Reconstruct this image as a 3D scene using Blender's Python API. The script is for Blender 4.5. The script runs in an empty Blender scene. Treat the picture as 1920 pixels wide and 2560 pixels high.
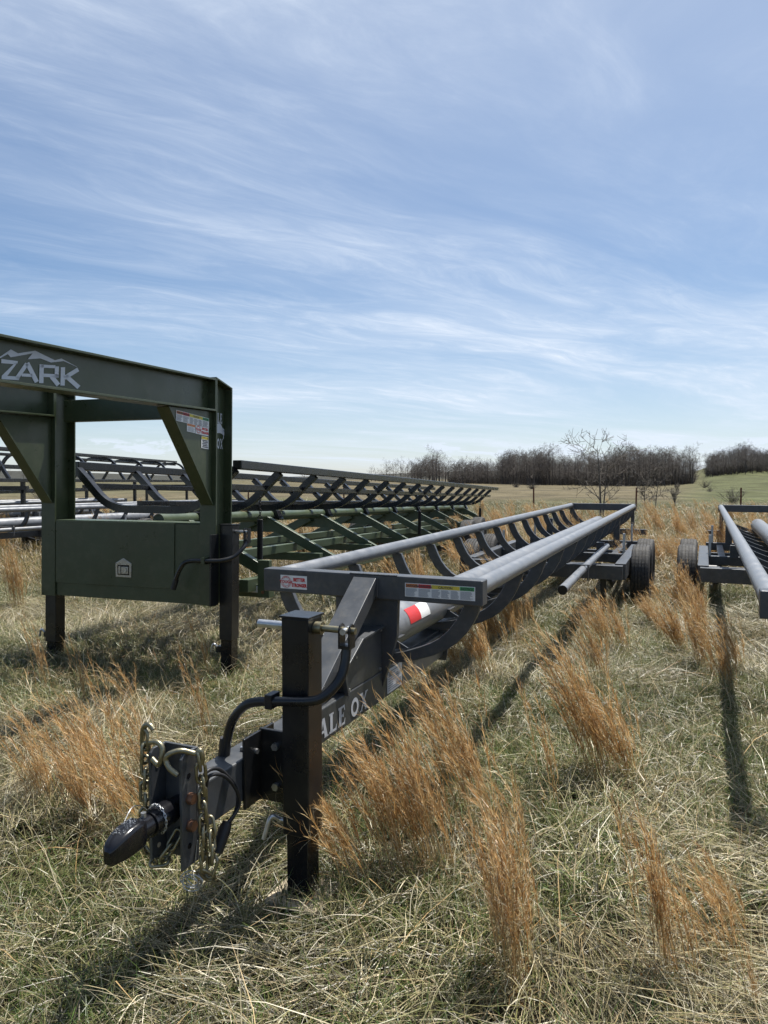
import bpy, math, random
import numpy as np
from mathutils import Vector, Matrix

sc = bpy.context.scene
col = sc.collection
R = math.radians

# ------------------------------------------------------------------ camera
cam = bpy.data.cameras.new('camera')
cam.sensor_fit = 'VERTICAL'; cam.sensor_height = 36.0; cam.lens = 24.96
cam.clip_start = 0.05; cam.clip_end = 6000
camo = bpy.data.objects.new('camera', cam); col.objects.link(camo)
camo.location = (0, 0, 1.5); camo.rotation_euler = (R(90 - 2.806), 0, 0)
sc.camera = camo

# ------------------------------------------------------------------ light
SUN_AZ, SUN_EL = R(41), R(67)
S = Vector((math.sin(SUN_AZ) * math.cos(SUN_EL), math.cos(SUN_AZ) * math.cos(SUN_EL), math.sin(SUN_EL)))
sl = bpy.data.lights.new('sun', 'SUN'); sl.energy = 5.0; sl.angle = R(0.55); sl.color = (1.0, 0.955, 0.88)
so = bpy.data.objects.new('sun', sl); col.objects.link(so)
so.rotation_euler = S.to_track_quat('Z', 'Y').to_euler()

sc.view_settings.view_transform = 'Standard'
sc.view_settings.look = 'None'
sc.view_settings.exposure = 0.64
sc.cycles.max_bounces = 5; sc.cycles.diffuse_bounces = 3; sc.cycles.glossy_bounces = 3; sc.cycles.transmission_bounces = 3
sc.cycles.caustics_reflective = False; sc.cycles.caustics_refractive = False
sc.cycles.use_adaptive_sampling = True; sc.cycles.adaptive_threshold = 0.02
sc.cycles.use_denoising = True
sc.view_settings.gamma = 1.0

def NT(tree):
    def n(t, loc=None, **kw):
        nd = tree.nodes.new(t)
        for k, v in kw.items():
            if k == 'inp':
                for a, b in v.items(): nd.inputs[a].default_value = b
            else: setattr(nd, k, v)
        return nd
    def l(a, b): tree.links.new(a, b)
    return n, l

world = bpy.data.worlds.new('World'); sc.world = world; world.use_nodes = True
wt = world.node_tree; wt.nodes.clear()
n, l = NT(wt)
def math_(op, a, b=None, clamp=False):
    m = n('ShaderNodeMath', operation=op, use_clamp=clamp)
    for i, v in enumerate((a, b)):
        if v is None: continue
        if isinstance(v, (int, float)): m.inputs[i].default_value = v
        else: l(v, m.inputs[i])
    return m.outputs[0]
def ramp(src, a, b, va=0.0, vb=1.0):
    m = n('ShaderNodeMapRange', interpolation_type='SMOOTHSTEP')
    l(src, m.inputs[0])
    for i, v in enumerate((a, b, va, vb)): m.inputs[i + 1].default_value = v
    return m.outputs[0]
sky = n('ShaderNodeTexSky', sky_type='NISHITA', sun_disc=False, sun_elevation=SUN_EL, sun_rotation=SUN_AZ,
        altitude=300, air_density=1.0, dust_density=0.35, ozone_density=3.2)
tc = n('ShaderNodeTexCoord'); sep = n('ShaderNodeSeparateXYZ'); l(tc.outputs['Generated'], sep.inputs[0])
dx, dy, dz = sep.outputs
zc = math_('ADD', math_('MAXIMUM', dz, 0.0), 0.07)
comb = n('ShaderNodeCombineXYZ'); l(math_('DIVIDE', dx, zc), comb.inputs[0]); l(math_('DIVIDE', dy, zc), comb.inputs[1])
rotm = n('ShaderNodeMapping', inp={'Rotation': (0, 0, R(-33))}); l(comb.outputs[0], rotm.inputs[0])
def noise(vec, scale3, sc_, det, rough, dist=0.0, loc=(0, 0, 0)):
    mp = n('ShaderNodeMapping', inp={'Scale': scale3, 'Location': loc}); l(vec, mp.inputs[0])
    t = n('ShaderNodeTexNoise', inp={'Scale': sc_, 'Detail': det, 'Roughness': rough, 'Distortion': dist}); l(mp.outputs[0], t.inputs[0])
    return t
wn = noise(rotm.outputs[0], (0.5, 0.8, 1), 0.9, 3, 0.5)
wadd = n('ShaderNodeVectorMath', operation='MULTIPLY_ADD'); l(wn.outputs['Color'], wadd.inputs[0]); wadd.inputs[1].default_value = (0.9, 0.9, 0); l(rotm.outputs[0], wadd.inputs[2])
st1 = noise(wadd.outputs[0], (0.24, 0.75, 1), 0.95, 12, 0.62, 0.6, (5.4, 2.9, 0))
st2 = noise(wadd.outputs[0], (0.42, 1.2, 1), 4.2, 11, 0.70, 0.9, (7.7, 4.2, 0))
big = noise(rotm.outputs[0], (0.35, 0.5, 1), 0.8, 3, 0.5, 0.0, (1.4, 8.3, 0))
c1 = ramp(st1.outputs[0], 0.30, 0.82)
c2 = ramp(st2.outputs[0], 0.38, 0.80)
cover = ramp(big.outputs[0], 0.28, 0.70, 0.50, 1.0)
cir = math_('ADD', math_('MULTIPLY', math_('ADD', math_('MULTIPLY', c1, 0.72), math_('MULTIPLY', math_('MULTIPLY', c2, c1), 0.95)), cover), 0.02)
# thicker veil towards the sun side of the sky
sund = n('ShaderNodeVectorMath', operation='DOT_PRODUCT'); l(tc.outputs['Generated'], sund.inputs[0]); sund.inputs[1].default_value = S
veil = ramp(sund.outputs['Value'], 0.15, 0.92, 0.0, 1.0)
cir = math_('ADD', math_('MULTIPLY', cir, 0.46), math_('MULTIPLY', veil, math_('ADD', math_('MULTIPLY', cir, 1.5), 0.46)), True)
# low cumulus just above the horizon
azel = n('ShaderNodeCombineXYZ'); l(math_('ARCTAN2', dx, dy), azel.inputs[0]); l(dz, azel.inputs[1])
cun = noise(azel.outputs[0], (9.0, 34.0, 1), 1.6, 7, 0.62, 0.3, (2.2, 0.35, 0))
band = math_('MULTIPLY', ramp(dz, 0.012, 0.034), ramp(dz, 0.046, 0.058, 1.0, 0.0))
azn = noise(azel.outputs[0], (2.2, 0.0, 1), 1.0, 2, 0.5, 0, (0.62, 0, 0))
cum = math_('MULTIPLY', math_('MULTIPLY', ramp(cun.outputs[0], 0.44, 0.56), band), ramp(azn.outputs[0], 0.40, 0.52))
# short contrail
def dirv(u, v):
    d = Vector(((u - 960) / 1775, 1, -(v - 1193) / 1775)); return d.normalized()
ca, cb = dirv(232, 790), dirv(290, 756)
pn = ca.cross(cb).normalized(); mid = (ca + cb).normalized()
d1 = n('ShaderNodeVectorMath', operation='DOT_PRODUCT'); l(tc.outputs['Generated'], d1.inputs[0]); d1.inputs[1].default_value = pn
d2 = n('ShaderNodeVectorMath', operation='DOT_PRODUCT'); l(tc.outputs['Generated'], d2.inputs[0]); d2.inputs[1].default_value = mid
con = math_('MULTIPLY', ramp(math_('ABSOLUTE', d1.outputs['Value']), 0.0003, 0.0013, 0.26, 0.0), ramp(d2.outputs['Value'], mid.dot(cb) - 0.00005, mid.dot(cb) + 0.00008))
hz = ramp(dz, 0.0, 0.28, 0.40, 0.0)
tot = math_('MAXIMUM', math_('MAXIMUM', math_('ADD', math_('MULTIPLY', cir, 0.9), hz, True), math_('MULTIPLY', cum, 0.92)), con, True)
mix = n('ShaderNodeMix', data_type='RGBA'); l(tot, mix.inputs[0]); hsv = n('ShaderNodeHueSaturation', inp={'Hue': 0.5005, 'Saturation': 1.30, 'Value': 1.0}); l(sky.outputs[0], hsv.inputs['Color']); l(hsv.outputs[0], mix.inputs[6]); mix.inputs[7].default_value = (7.9, 8.8, 10.1, 1)
bg = n('ShaderNodeBackground', inp={'Strength': 0.066}); l(mix.outputs[2], bg.inputs[0])
wo = n('ShaderNodeOutputWorld'); l(bg.outputs[0], wo.inputs[0])

# ------------------------------------------------------------------ materials
MATS = {}
def new_mat(name):
    m = bpy.data.materials.new(name); m.use_nodes = True
    t = m.node_tree; t.nodes.clear(); MATS[name] = m
    return m, t
def paint(name, c, rough=0.4, metal=0.0, var=0.12, scale=6.0, bump=0.0, bscale=60.0, dust=0.0, coat=0.0, spec=0.5):
    m, t = new_mat(name); n, l = NT(t)
    out = n('ShaderNodeOutputMaterial'); b = n('ShaderNodeBsdfPrincipled')
    b.inputs['Roughness'].default_value = rough; b.inputs['Metallic'].default_value = metal
    b.inputs['Specular IOR Level'].default_value = spec; b.inputs['Coat Weight'].default_value = coat; b.inputs['Coat Roughness'].default_value = 0.15
    tc = n('ShaderNodeTexCoord')
    nz = n('ShaderNodeTexNoise', inp={'Scale': scale, 'Detail': 7, 'Roughness': 0.62}); l(tc.outputs['Object'], nz.inputs[0])
    mr = n('ShaderNodeMapRange', inp={1: 0.3, 2: 0.7, 3: 1 - var, 4: 1 + var}); l(nz.outputs[0], mr.inputs[0])
    mm = n('ShaderNodeMix', data_type='RGBA', blend_type='MULTIPLY', inp={0: 1.0}); mm.inputs[6].default_value = (*c, 1); l(mr.outputs[0], mm.inputs[7])
    csock = mm.outputs[2]
    if dust > 0:
        nd = n('ShaderNodeTexNoise', inp={'Scale': scale * 2.3, 'Detail': 9, 'Roughness': 0.7}); l(tc.outputs['Object'], nd.inputs[0])
        r2 = n('ShaderNodeMapRange', inp={1: 0.48, 2: 0.75, 3: 0.0, 4: dust}); l(nd.outputs[0], r2.inputs[0])
        md = n('ShaderNodeMix', data_type='RGBA'); l(r2.outputs[0], md.inputs[0]); l(csock, md.inputs[6]); md.inputs[7].default_value = (0.30, 0.26, 0.19, 1)
        csock = md.outputs[2]
    l(csock, b.inputs['Base Color'])
    rr = n('ShaderNodeMapRange', inp={1: 0.3, 2: 0.7, 3: max(rough - 0.08, 0.03), 4: min(rough + 0.12, 1)}); l(nz.outputs[0], rr.inputs[0]); l(rr.outputs[0], b.inputs['Roughness'])
    if bump > 0:
        nb = n('ShaderNodeTexNoise', inp={'Scale': bscale, 'Detail': 4}); l(tc.outputs['Object'], nb.inputs[0])
        bp = n('ShaderNodeBump', inp={'Strength': bump, 'Distance': 0.004}); l(nb.outputs[0], bp.inputs['Height']); l(bp.outputs[0], b.inputs['Normal'])
    l(b.outputs[0], out.inputs[0]); return m
paint('grey_paint_shaded', (0.070, 0.075, 0.082), 0.38, 0.25, 0.18, 9, 0.08, 160, dust=0.16)  # grey trailer paint, darkened to the shaded look of the beams
paint('grey_paint_sunlit', (0.205, 0.213, 0.226), 0.38, 0.35, 0.16, 9, 0.07, 160, dust=0.18)  # same grey paint, lightened to the sunlit look of the pipes
paint('green_paint', (0.042, 0.055, 0.026), 0.32, 0.0, 0.16, 4, 0.25, 5.0, dust=0.10)
paint('green_lower', (0.060, 0.082, 0.046), 0.36, 0.0, 0.12, 5, 0.05, 120, dust=0.08)
paint('black_paint', (0.007, 0.008, 0.010), 0.30, 0.0, 0.15, 6, 0.04, 130, dust=0.05)
paint('black_tube', (0.011, 0.012, 0.015), 0.24, 0.0, 0.15, 6, 0.03, 130, dust=0.05)
paint('gloss_black', (0.008, 0.008, 0.010), 0.16, 0.0, 0.1, 20, 0.03, 200)
paint('zinc', (0.52, 0.53, 0.54), 0.34, 0.9, 0.12, 30, 0.03, 200)
paint('yellow_zinc', (0.27, 0.245, 0.165), 0.36, 0.9, 0.22, 40, 0.04, 200)
paint('copper_bolt', (0.26, 0.135, 0.085), 0.42, 0.7, 0.2, 40, 0.1, 160)
paint('rubber', (0.020, 0.020, 0.021), 0.75, 0.0, 0.25, 18, 0.35, 90, dust=0.24)
paint('cable_rubber', (0.012, 0.012, 0.014), 0.5, 0.0, 0.1, 20)
paint('spring_steel', (0.02, 0.018, 0.017), 0.45, 0.5, 0.2, 30)
paint('decal_silver', (0.55, 0.57, 0.61), 0.45, 0.0, 0.04, 20)
paint('decal_white', (0.74, 0.74, 0.73), 0.4, 0.0, 0.03, 20)
paint('decal_red', (0.55, 0.035, 0.035), 0.4, 0.0, 0.05, 20)
paint('decal_orange', (0.55, 0.18, 0.05), 0.4, 0.0, 0.05, 20)
paint('decal_yellow', (0.62, 0.50, 0.06), 0.4, 0.0, 0.05, 20)
paint('decal_green', (0.05, 0.30, 0.10), 0.4, 0.0, 0.05, 20)
paint('decal_ink', (0.05, 0.05, 0.06), 0.5, 0.0, 0.05, 20)
paint('decal_text', (0.25, 0.26, 0.29), 0.5, 0.0, 0.05, 20)
paint('rust_post', (0.13, 0.045, 0.025), 0.8, 0.0, 0.3, 12, 0.3, 60)
paint('wire', (0.16, 0.15, 0.14), 0.5, 0.6, 0.1, 10)
paint('bark', (0.115, 0.098, 0.082), 0.9, 0.0, 0.3, 14, 0.5, 30)
paint('bark_far', (0.082, 0.071, 0.062), 0.95, 0.0, 0.3, 0.6)
paint('twig_far', (0.125, 0.108, 0.095), 0.95, 0.0, 0.3, 0.5)
paint('evergreen', (0.030, 0.040, 0.020), 0.9, 0.0, 0.3, 1.0)
paint('steel_latch', (0.40, 0.39, 0.36), 0.30, 0.85, 0.12, 40)
paint('sand', (0.50, 0.42, 0.30), 0.95, 0.0, 0.2, 30, 0.5, 80)

def blade_mat(name, trans=0.35, var=0.25):
    m, t = new_mat(name); n, l = NT(t)
    out = n('ShaderNodeOutputMaterial'); at = n('ShaderNodeAttribute', attribute_name='Col')
    oi = n('ShaderNodeObjectInfo')
    hs = n('ShaderNodeHueSaturation'); l(at.outputs['Color'], hs.inputs['Color'])
    mr = n('ShaderNodeMapRange', inp={3: 1 - var, 4: 1 + var}); l(oi.outputs['Random'], mr.inputs[0]); l(mr.outputs[0], hs.inputs['Value'])
    b = n('ShaderNodeBsdfPrincipled', inp={'Roughness': 0.40, 'Specular IOR Level': 0.5}); l(hs.outputs[0], b.inputs['Base Color'])
    tr = n('ShaderNodeBsdfTranslucent'); l(hs.outputs[0], tr.inputs[0])
    mx = n('ShaderNodeMixShader', inp={0: trans}); l(b.outputs[0], mx.inputs[1]); l(tr.outputs[0], mx.inputs[2]); l(mx.outputs[0], out.inputs[0])
    return m
blade_mat('blade_mat', 0.22, 0.20)
blade_mat('sedge_mat', 0.40, 0.12)

# ------------------------------------------------------------------ mesh helpers
class MB:
    def __init__(self): self.v = []; self.f = []; self.sm = []; self.bev = 0.0
    def add(self, vs, fs, smooth=False):
        b = len(self.v); self.v += [tuple(p) for p in vs]
        for f in fs:
            self.f.append([i + b for i in f]); self.sm.append(smooth)
        return self
    def box(self, x0, x1, y0, y1, z0, z1):
        vs = [(x, y, z) for x in (x0, x1) for y in (y0, y1) for z in (z0, z1)]
        return self.add(vs, [(0, 1, 3, 2), (4, 6, 7, 5), (0, 4, 5, 1), (2, 3, 7, 6), (0, 2, 6, 4), (1, 5, 7, 3)])
    def bar(self, p, q, w, h, up=(0, 0, 1)):
        p, q = Vector(p), Vector(q); d = (q - p).normalized(); u = Vector(up)
        s = d.cross(u)
        if s.length < 1e-5: s = d.cross(Vector((1, 0, 0)))
        s.normalize(); u = s.cross(d).normalized()
        vs = [e + s * (a * w / 2) + u * (b * h / 2) for e in (p, q) for a, b in ((-1, -1), (1, -1), (1, 1), (-1, 1))]
        return self.add(vs, [(3, 2, 1, 0), (4, 5, 6, 7), (0, 1, 5, 4), (1, 2, 6, 5), (2, 3, 7, 6), (3, 0, 4, 7)])
    def tube(self, pts, r, k=10, cap=True, closed=False):
        pts = [Vector(p) for p in pts]; N = len(pts)
        rs = r if isinstance(r, (list, tuple)) else [r] * N
        rings = []; ref = None
        for i, p in enumerate(pts):
            if closed: d = pts[(i + 1) % N] - pts[i - 1]
            else: d = pts[min(i + 1, N - 1)] - pts[max(i - 1, 0)]
            d.normalize()
            if ref is None: ref = Vector((0, 0, 1)) if abs(d.z) < 0.9 else Vector((1, 0, 0))
            s = d.cross(ref).normalized(); u = s.cross(d).normalized(); ref = u
            rings.append([p + (s * math.cos(a) + u * math.sin(a)) * rs[i] for a in (2 * math.pi * j / k for j in range(k))])
        vs = [q for g in rings for q in g]; fs = []
        M = N if closed else N - 1
        for i in range(M):
            a, b = i * k, ((i + 1) % N) * k
            for j in range(k): fs.append((a + j, a + (j + 1) % k, b + (j + 1) % k, b + j))
        self.add(vs, fs, True)
        if cap and not closed:
            self.add(rings[0], [tuple(range(k))]); self.add(rings[-1], [tuple(reversed(range(k)))])
        return self
    def prism(self, poly, axis, a0, a1):
        # poly of 2-D points extruded along axis ('x': poly=(y,z), 'y': poly=(x,z), 'z': poly=(x,y))
        def P(p, a): return (a, p[0], p[1]) if axis == 'x' else (p[0], a, p[1]) if axis == 'y' else (p[0], p[1], a)
        k = len(poly); vs = [P(p, a0) for p in poly] + [P(p, a1) for p in poly]
        fs = [tuple(range(k)), tuple(reversed(range(k, 2 * k)))] + [(i, k + i, k + (i + 1) % k, (i + 1) % k) for i in range(k)]
        return self.add(vs, fs)
    def lathe(self, prof, c, k=36, axis='x'):
        # prof: (offset along axis, radius) closed loop
        m = len(prof); vs = []; c = Vector(c)
        for j in range(k):
            a = 2 * math.pi * j / k
            for o, r in prof: vs.append(c + (Vector((o, r * math.cos(a), r * math.sin(a))) if axis == 'x' else Vector((r * math.cos(a), o, r * math.sin(a))) if axis == 'y' else Vector((r * math.cos(a), r * math.sin(a), o))))
        fs = [(j * m + i, j * m + (i + 1) % m, ((j + 1) % k) * m + (i + 1) % m, ((j + 1) % k) * m + i) for j in range(k) for i in range(m)]
        return self.add(vs, fs, False)
    def mesh(self, name, mat):
        me = bpy.data.meshes.new(name); me.from_pydata(self.v, [], self.f)
        me.polygons.foreach_set('use_smooth', self.sm); me.materials.append(MATS[mat] if isinstance(mat, str) else mat)
        import bmesh
        bm = bmesh.new(); bm.from_mesh(me); bmesh.ops.recalc_face_normals(bm, faces=bm.faces); bm.to_mesh(me); bm.free()
        return me
    def build(self, name, mat, parent=None, bevel=0.0):
        o = bpy.data.objects.new(name, self.mesh(name, mat)); col.objects.link(o)
        if parent: o.parent = parent
        if bevel > 0:
            b = o.modifiers.new('bevel', 'BEVEL'); b.width = bevel; b.segments = 2; b.limit_method = 'ANGLE'; b.angle_limit = R(40)
            b.harden_normals = False
        return o
def tag(o, label=None, cat=None, group=None, kind=None):
    if label: o['label'] = label
    if cat: o['category'] = cat
    if group: o['group'] = group
    if kind: o['kind'] = kind
    return o
def empty(name, loc, rot=(0, 0, 0)):
    o = bpy.data.objects.new(name, None); col.objects.link(o); o.location = loc; o.rotation_euler = rot; o.empty_display_size = 0.2
    return o
def copy_tree(o, parent=None):
    c = o.copy(); col.objects.link(c); c.parent = parent
    for ch in list(o.children): copy_tree(ch, c)
    return c
def base_name(o): return o.name.split('.')[0]
def copy_tree_without(o, skip, parent=None):
    c = o.copy(); col.objects.link(c); c.parent = parent
    for ch in list(o.children):
        if base_name(ch) not in skip: copy_tree_without(ch, skip, c)
    return c
def arc(c, r, a0, a1, k, fn):
    return [fn(c[0] + r * math.cos(R(a0 + (a1 - a0) * i / k)), c[1] + r * math.sin(R(a0 + (a1 - a0) * i / k))) for i in range(k + 1)]
def smooth_path(pts, k=6):
    pts = [Vector(p) for p in pts]; out = []
    P = [pts[0]] + pts + [pts[-1]]
    for i in range(1, len(P) - 2):
        p0, p1, p2, p3 = P[i - 1], P[i], P[i + 1], P[i + 2]
        for j in range(k):
            t = j / k
            out.append(0.5 * ((2 * p1) + (p2 - p0) * t + (2 * p0 - 5 * p1 + 4 * p2 - p3) * t * t + (3 * p1 - p0 - 3 * p2 + p3) * t ** 3))
    out.append(pts[-1]); return out

# lettering: flat shapes laid a couple of millimetres proud of the surface
def decal(mb, polys, fn):
    for p in polys: mb.add([fn(*q) for q in p], [tuple(range(len(p)))])
def text_polys(body, size, align='LEFT', bold=0.0):
    cu = bpy.data.curves.new('t', 'FONT'); cu.body = body; cu.size = size; cu.align_x = align; cu.offset = bold; cu.resolution_u = 2
    ob = bpy.data.objects.new('t', cu); me = bpy.data.meshes.new_from_object(ob)
    polys = [[(me.vertices[i].co.x, me.vertices[i].co.y) for i in p.vertices] for p in me.polygons]
    bpy.data.objects.remove(ob); bpy.data.curves.remove(cu); bpy.data.meshes.remove(me)
    return polys
def rect(x0, y0, x1, y1): return [(x0, y0), (x1, y0), (x1, y1), (x0, y1)]
def ring(cx, cy, r0, r1, k=24, sx=1.0):
    out = []
    for i in range(k):
        a, b = 2 * math.pi * i / k, 2 * math.pi * (i + 1) / k
        out.append([(cx + sx * r0 * math.cos(a), cy + r0 * math.sin(a)), (cx + sx * r1 * math.cos(a), cy + r1 * math.sin(a)),
                    (cx + sx * r1 * math.cos(b), cy + r1 * math.sin(b)), (cx + sx * r0 * math.cos(b), cy + r0 * math.sin(b))])
    return out
SERIF = {
 'A': ([[(0.0, 0), (0.16, 0), (0.50, 1), (0.36, 1)], [(0.58, 0), (0.86, 0), (0.55, 1), (0.36, 1)], rect(0.2, .27, .66, .40), rect(-.04, 0, .24, .07), rect(.54, 0, .92, .07)], 0.92),
 'B': ([rect(.1, 0, .3, 1), rect(0, 0, .5, .08), rect(0, .92, .46, 1), rect(.2, .48, .5, .56), [(.46, .92), (.46, 1), (.68, .9), (.7, .76), (.52, .78)], [(.7, .76), (.64, .6), (.5, .52), (.46, .6), (.52, .78)], [(.5, 0), (.5, .08), (.58, .28), (.78, .28), (.7, .08)], [(.78, .28), (.58, .28), (.5, .48), (.5, .56), (.7, .48)]], 0.86),
 'L': ([rect(.08, 0, .33, 1), rect(0, .90, .42, 1), rect(0, 0, .7, .13), [(.6, .09), (.7, .09), (.73, .3), (.68, .3)]], 0.80),
 'E': ([rect(.08, 0, .33, 1), rect(0, .88, .66, 1), rect(0, 0, .68, .12), rect(.2, .44, .54, .56), rect(.49, .38, .55, .63), [(.56, .91), (.66, .91), (.68, .72), (.63, .72)], [(.58, .09), (.68, .09), (.72, .3), (.67, .3)]], 0.82),
 'O': (ring(.45, .5, .28, .5, 20, .85), 0.96),
 'X': ([[(.02, 0), (.18, 0), (.82, 1), (.66, 1)], [(.62, 0), (.86, 0), (.26, 1), (.02, 1)], rect(-.03, 0, .26, .07), rect(.54, 0, .94, .07), rect(-.05, .93, .34, 1), rect(.6, .93, .9, 1)], 0.94)}
def serif_polys(word, h, x0=0.0, y0=0.0, cond=0.8):
    out = []; x = x0
    for ch in word:
        if ch == ' ': x += 0.4 * h * cond; continue
        ps, w = SERIF[ch]
        out += [[(x + a * h * cond, y0 + b * h) for a, b in p] for p in ps]; x += (w + .1) * h * cond
    return out, x

def warning_sticker(parent, fn, w, h):
    """long safety label: white sheet, coloured heads, rows of small print"""
    MB().add([fn(x, y) for x, y in rect(0, 0, w, h)], [(0, 1, 2, 3)])
    def lift(d): return lambda x, y: Vector(fn(x, y)) + fn.nrm * d
    m = MB(); decal(m, [rect(0, 0, w, h)], lift(0.002)); s = m.build('safety_label', 'decal_white', parent)
    s['label'] = 'white safety label with coloured heading strips'
    hh = h * 0.28
    for i, (a, b, mt, word) in enumerate(((0.012, .19, 'decal_orange', 'DANGER'), (.196, .38, 'decal_red', 'WARNING'), (.386, .785, 'decal_yellow', 'CAUTION'), (.79, .988, 'decal_green', 'NOTICE'))):
        m = MB(); decal(m, [rect(a * w, h - hh - h * .04, b * w, h - h * .04)], lift(0.003)); m.build('heading_strip', mt, s)
        m = MB(); ps = text_polys(word, hh * 0.85, 'CENTER', hh * .02)
        cx = (a + b) / 2 * w; decal(m, [[(x + cx, y + h - hh * .82 - h * .04) for x, y in p] for p in ps], lift(0.004)); m.build('heading_word', 'decal_ink', s)
    rnd = random.Random(4); m = MB()
    for a, b in ((.012, .185), (.2, .375), (.39, .515), (.525, .65), (.66, .78), (.795, .985)):
        k = 9
        for r in range(k):
            y = h * 0.06 + r * (h - hh - h * .14) / k
            x0 = a * w; x1 = (a + (b - a) * rnd.uniform(.7, 1)) * w
            decal(m, [rect(x0, y, x1, y + h * .032)], lift(0.003))
    m.build('small_print', 'decal_text', s)
    return s
def tough_sticker(parent, fn, w, h):
    def lift(d): return lambda x, y: Vector(fn(x, y)) + fn.nrm * d
    m = MB(); decal(m, [rect(0, 0, w, h)], lift(0.002)); s = m.build('slogan_sticker', 'decal_white', parent)
    s['label'] = 'white sticker with red slogan lettering'
    m = MB(); cx, cy = w * .215, h * .5
    decal(m, [[(x + cx, y + cy - h * .10) for x, y in p] for p in text_polys('TOUGH', h * .30, 'CENTER', h * .014)], lift(0.003))
    decal(m, ring(cx, cy, h * .425, h * .445, 28), lift(0.003))
    for word, sgn in (('POWDER', 1), ('COATED', -1)):
        for i, ch in enumerate(word):
            a = R(90 - (i - 2.5) * 22) if sgn > 0 else R(-90 + (i - 2.5) * 22)
            ps = text_polys(ch, h * .17, 'CENTER', h * .004); rr = h * .30 if sgn > 0 else h * .40
            t = a - R(90) if sgn > 0 else a + R(90)
            px, py = cx + rr * math.cos(a), cy + rr * math.sin(a)
            decal(m, [[(px + x * math.cos(t) - y * math.sin(t), py + x * math.sin(t) + y * math.cos(t)) for x, y in p] for p in ps], lift(0.003))
    for word, y in (('BETTER', .58), ('STRONGER', .17)):
        sz = h * .36
        ps = text_polys(word, sz, 'CENTER', h * .022); W_ = max(x for p in ps for x, _ in p) - min(x for p in ps for x, _ in p)
        k = w * (.46 if word == 'BETTER' else .57) / W_
        decal(m, [[(x * k + w * .71, yy * .95 + h * y) for x, yy in p] for p in ps], lift(0.003))
    m.build('lettering', 'decal_red', s); return s
class Plane:
    def __init__(self, o, x, y): self.o, self.x, self.y = Vector(o), Vector(x), Vector(y); self.nrm = self.x.cross(self.y).normalized()
    def __call__(self, a, b): return self.o + self.x * a + self.y * b

def wheel(name, parent, x, y, z, r=0.36, w=0.21, side=1):
    """tyre with grooved tread, rim and hub, axle along local x"""
    prof = []
    hw = w / 2
    prof += [(-hw * .78, r * .60), (-hw * .98, r * .72), (-hw, r * .84), (-hw * .93, r * .955)]
    k = 5; gw = 0.008
    xs = np.linspace(-hw * .86, hw * .86, k + 1)
    for i in range(k):
        prof += [(xs[i] + gw / 2, r * (0.985 if i in (0,) else 1.0)), (xs[i + 1] - gw / 2, r * (0.985 if i == k - 1 else 1.0))]
        if i < k - 1: prof += [(xs[i + 1] - gw / 2 + .001, r - .010), (xs[i + 1] + gw / 2 - .001, r - .010)]
    prof += [(hw * .93, r * .955), (hw, r * .84), (hw * .98, r * .72), (hw * .78, r * .60)]
    t = MB().lathe(prof, (x, y, z), 48); tyre = t.build(name, 'rubber', parent)
    m = MB().lathe([(-.07, r * .60), (-.075, r * .54), (-.02, r * .5), (side * .02, r * .18), (side * .05, r * .16), (side * .05, .01), (side * .035, .01), (0, r * .2), (0, r * .5), (.075, r * .54), (.07, r * .60), (.05, r * .57), (-.05, r * .57)], (x, y, z), 32)
    m.build('rim', 'decal_silver', tyre)
    return tyre

# ------------------------------------------------------------------ terrain
def sst(a, b, t):
    t = np.clip((t - a) / (b - a), 0, 1); return t * t * (3 - 2 * t)
def hgt(x, y):
    x = np.asarray(x, float); y = np.asarray(y, float); r = np.hypot(x, y)
    ratio = x / np.maximum(y, 1.0)
    g = sst(.37, .50, ratio) * (y > 0)
    z = -0.5 * sst(15, 42, r) - 0.6 * sst(60, 160, r) * (1 - g) * sst(-.1, -.5, ratio)
    z = z + g * (1.9 * sst(95, 215, r) + 7.0 * sst(215, 350, r))
    z = z + sst(450, 1300, r) * 13 * (1 - g) * (0.6 + .4 * np.sin(np.arctan2(x, y) * 9))
    fade = sst(.5, 3, r) * (1 - .0 * r)
    z = z + fade * .018 * (np.sin(x * 2.1 + 1.3 * np.sin(y * 1.4)) + np.sin(y * 2.6 + x * .7)) * (1 - sst(40, 90, r)) 
    z = z + sst(20, 60, r) * .12 * (np.sin(x * .21 + 1) * np.sin(y * .17))
    return z
def axis_lines(lo, hi, fine, step):
    a = list(np.arange(-fine[0], fine[1] + 1e-6, step)); s = step; v = a[-1]
    while v < hi: s *= 1.12; v += s; a.append(v)
    s = step; v = a[0]
    while v > lo: s *= 1.12; v -= s; a.insert(0, v)
    return np.array(a)
gx = axis_lines(-2500, 2500, (9, 9), .22); gy = axis_lines(-300, 3500, (2, 14), .22)
X, Y = np.meshgrid(gx, gy); Z = hgt(X, Y)
nx_, ny_ = len(gx), len(gy)
vv = np.stack([X.ravel(), Y.ravel(), Z.ravel()], 1)
idx = np.arange(nx_ * ny_).reshape(ny_, nx_)
ff = np.stack([idx[:-1, :-1].ravel(), idx[:-1, 1:].ravel(), idx[1:, 1:].ravel(), idx[1:, :-1].ravel()], 1)
gm = bpy.data.meshes.new('field_ground'); gm.from_pydata(vv.tolist(), [], ff.tolist()); gm.polygons.foreach_set('use_smooth', [True] * len(gm.polygons))
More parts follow.
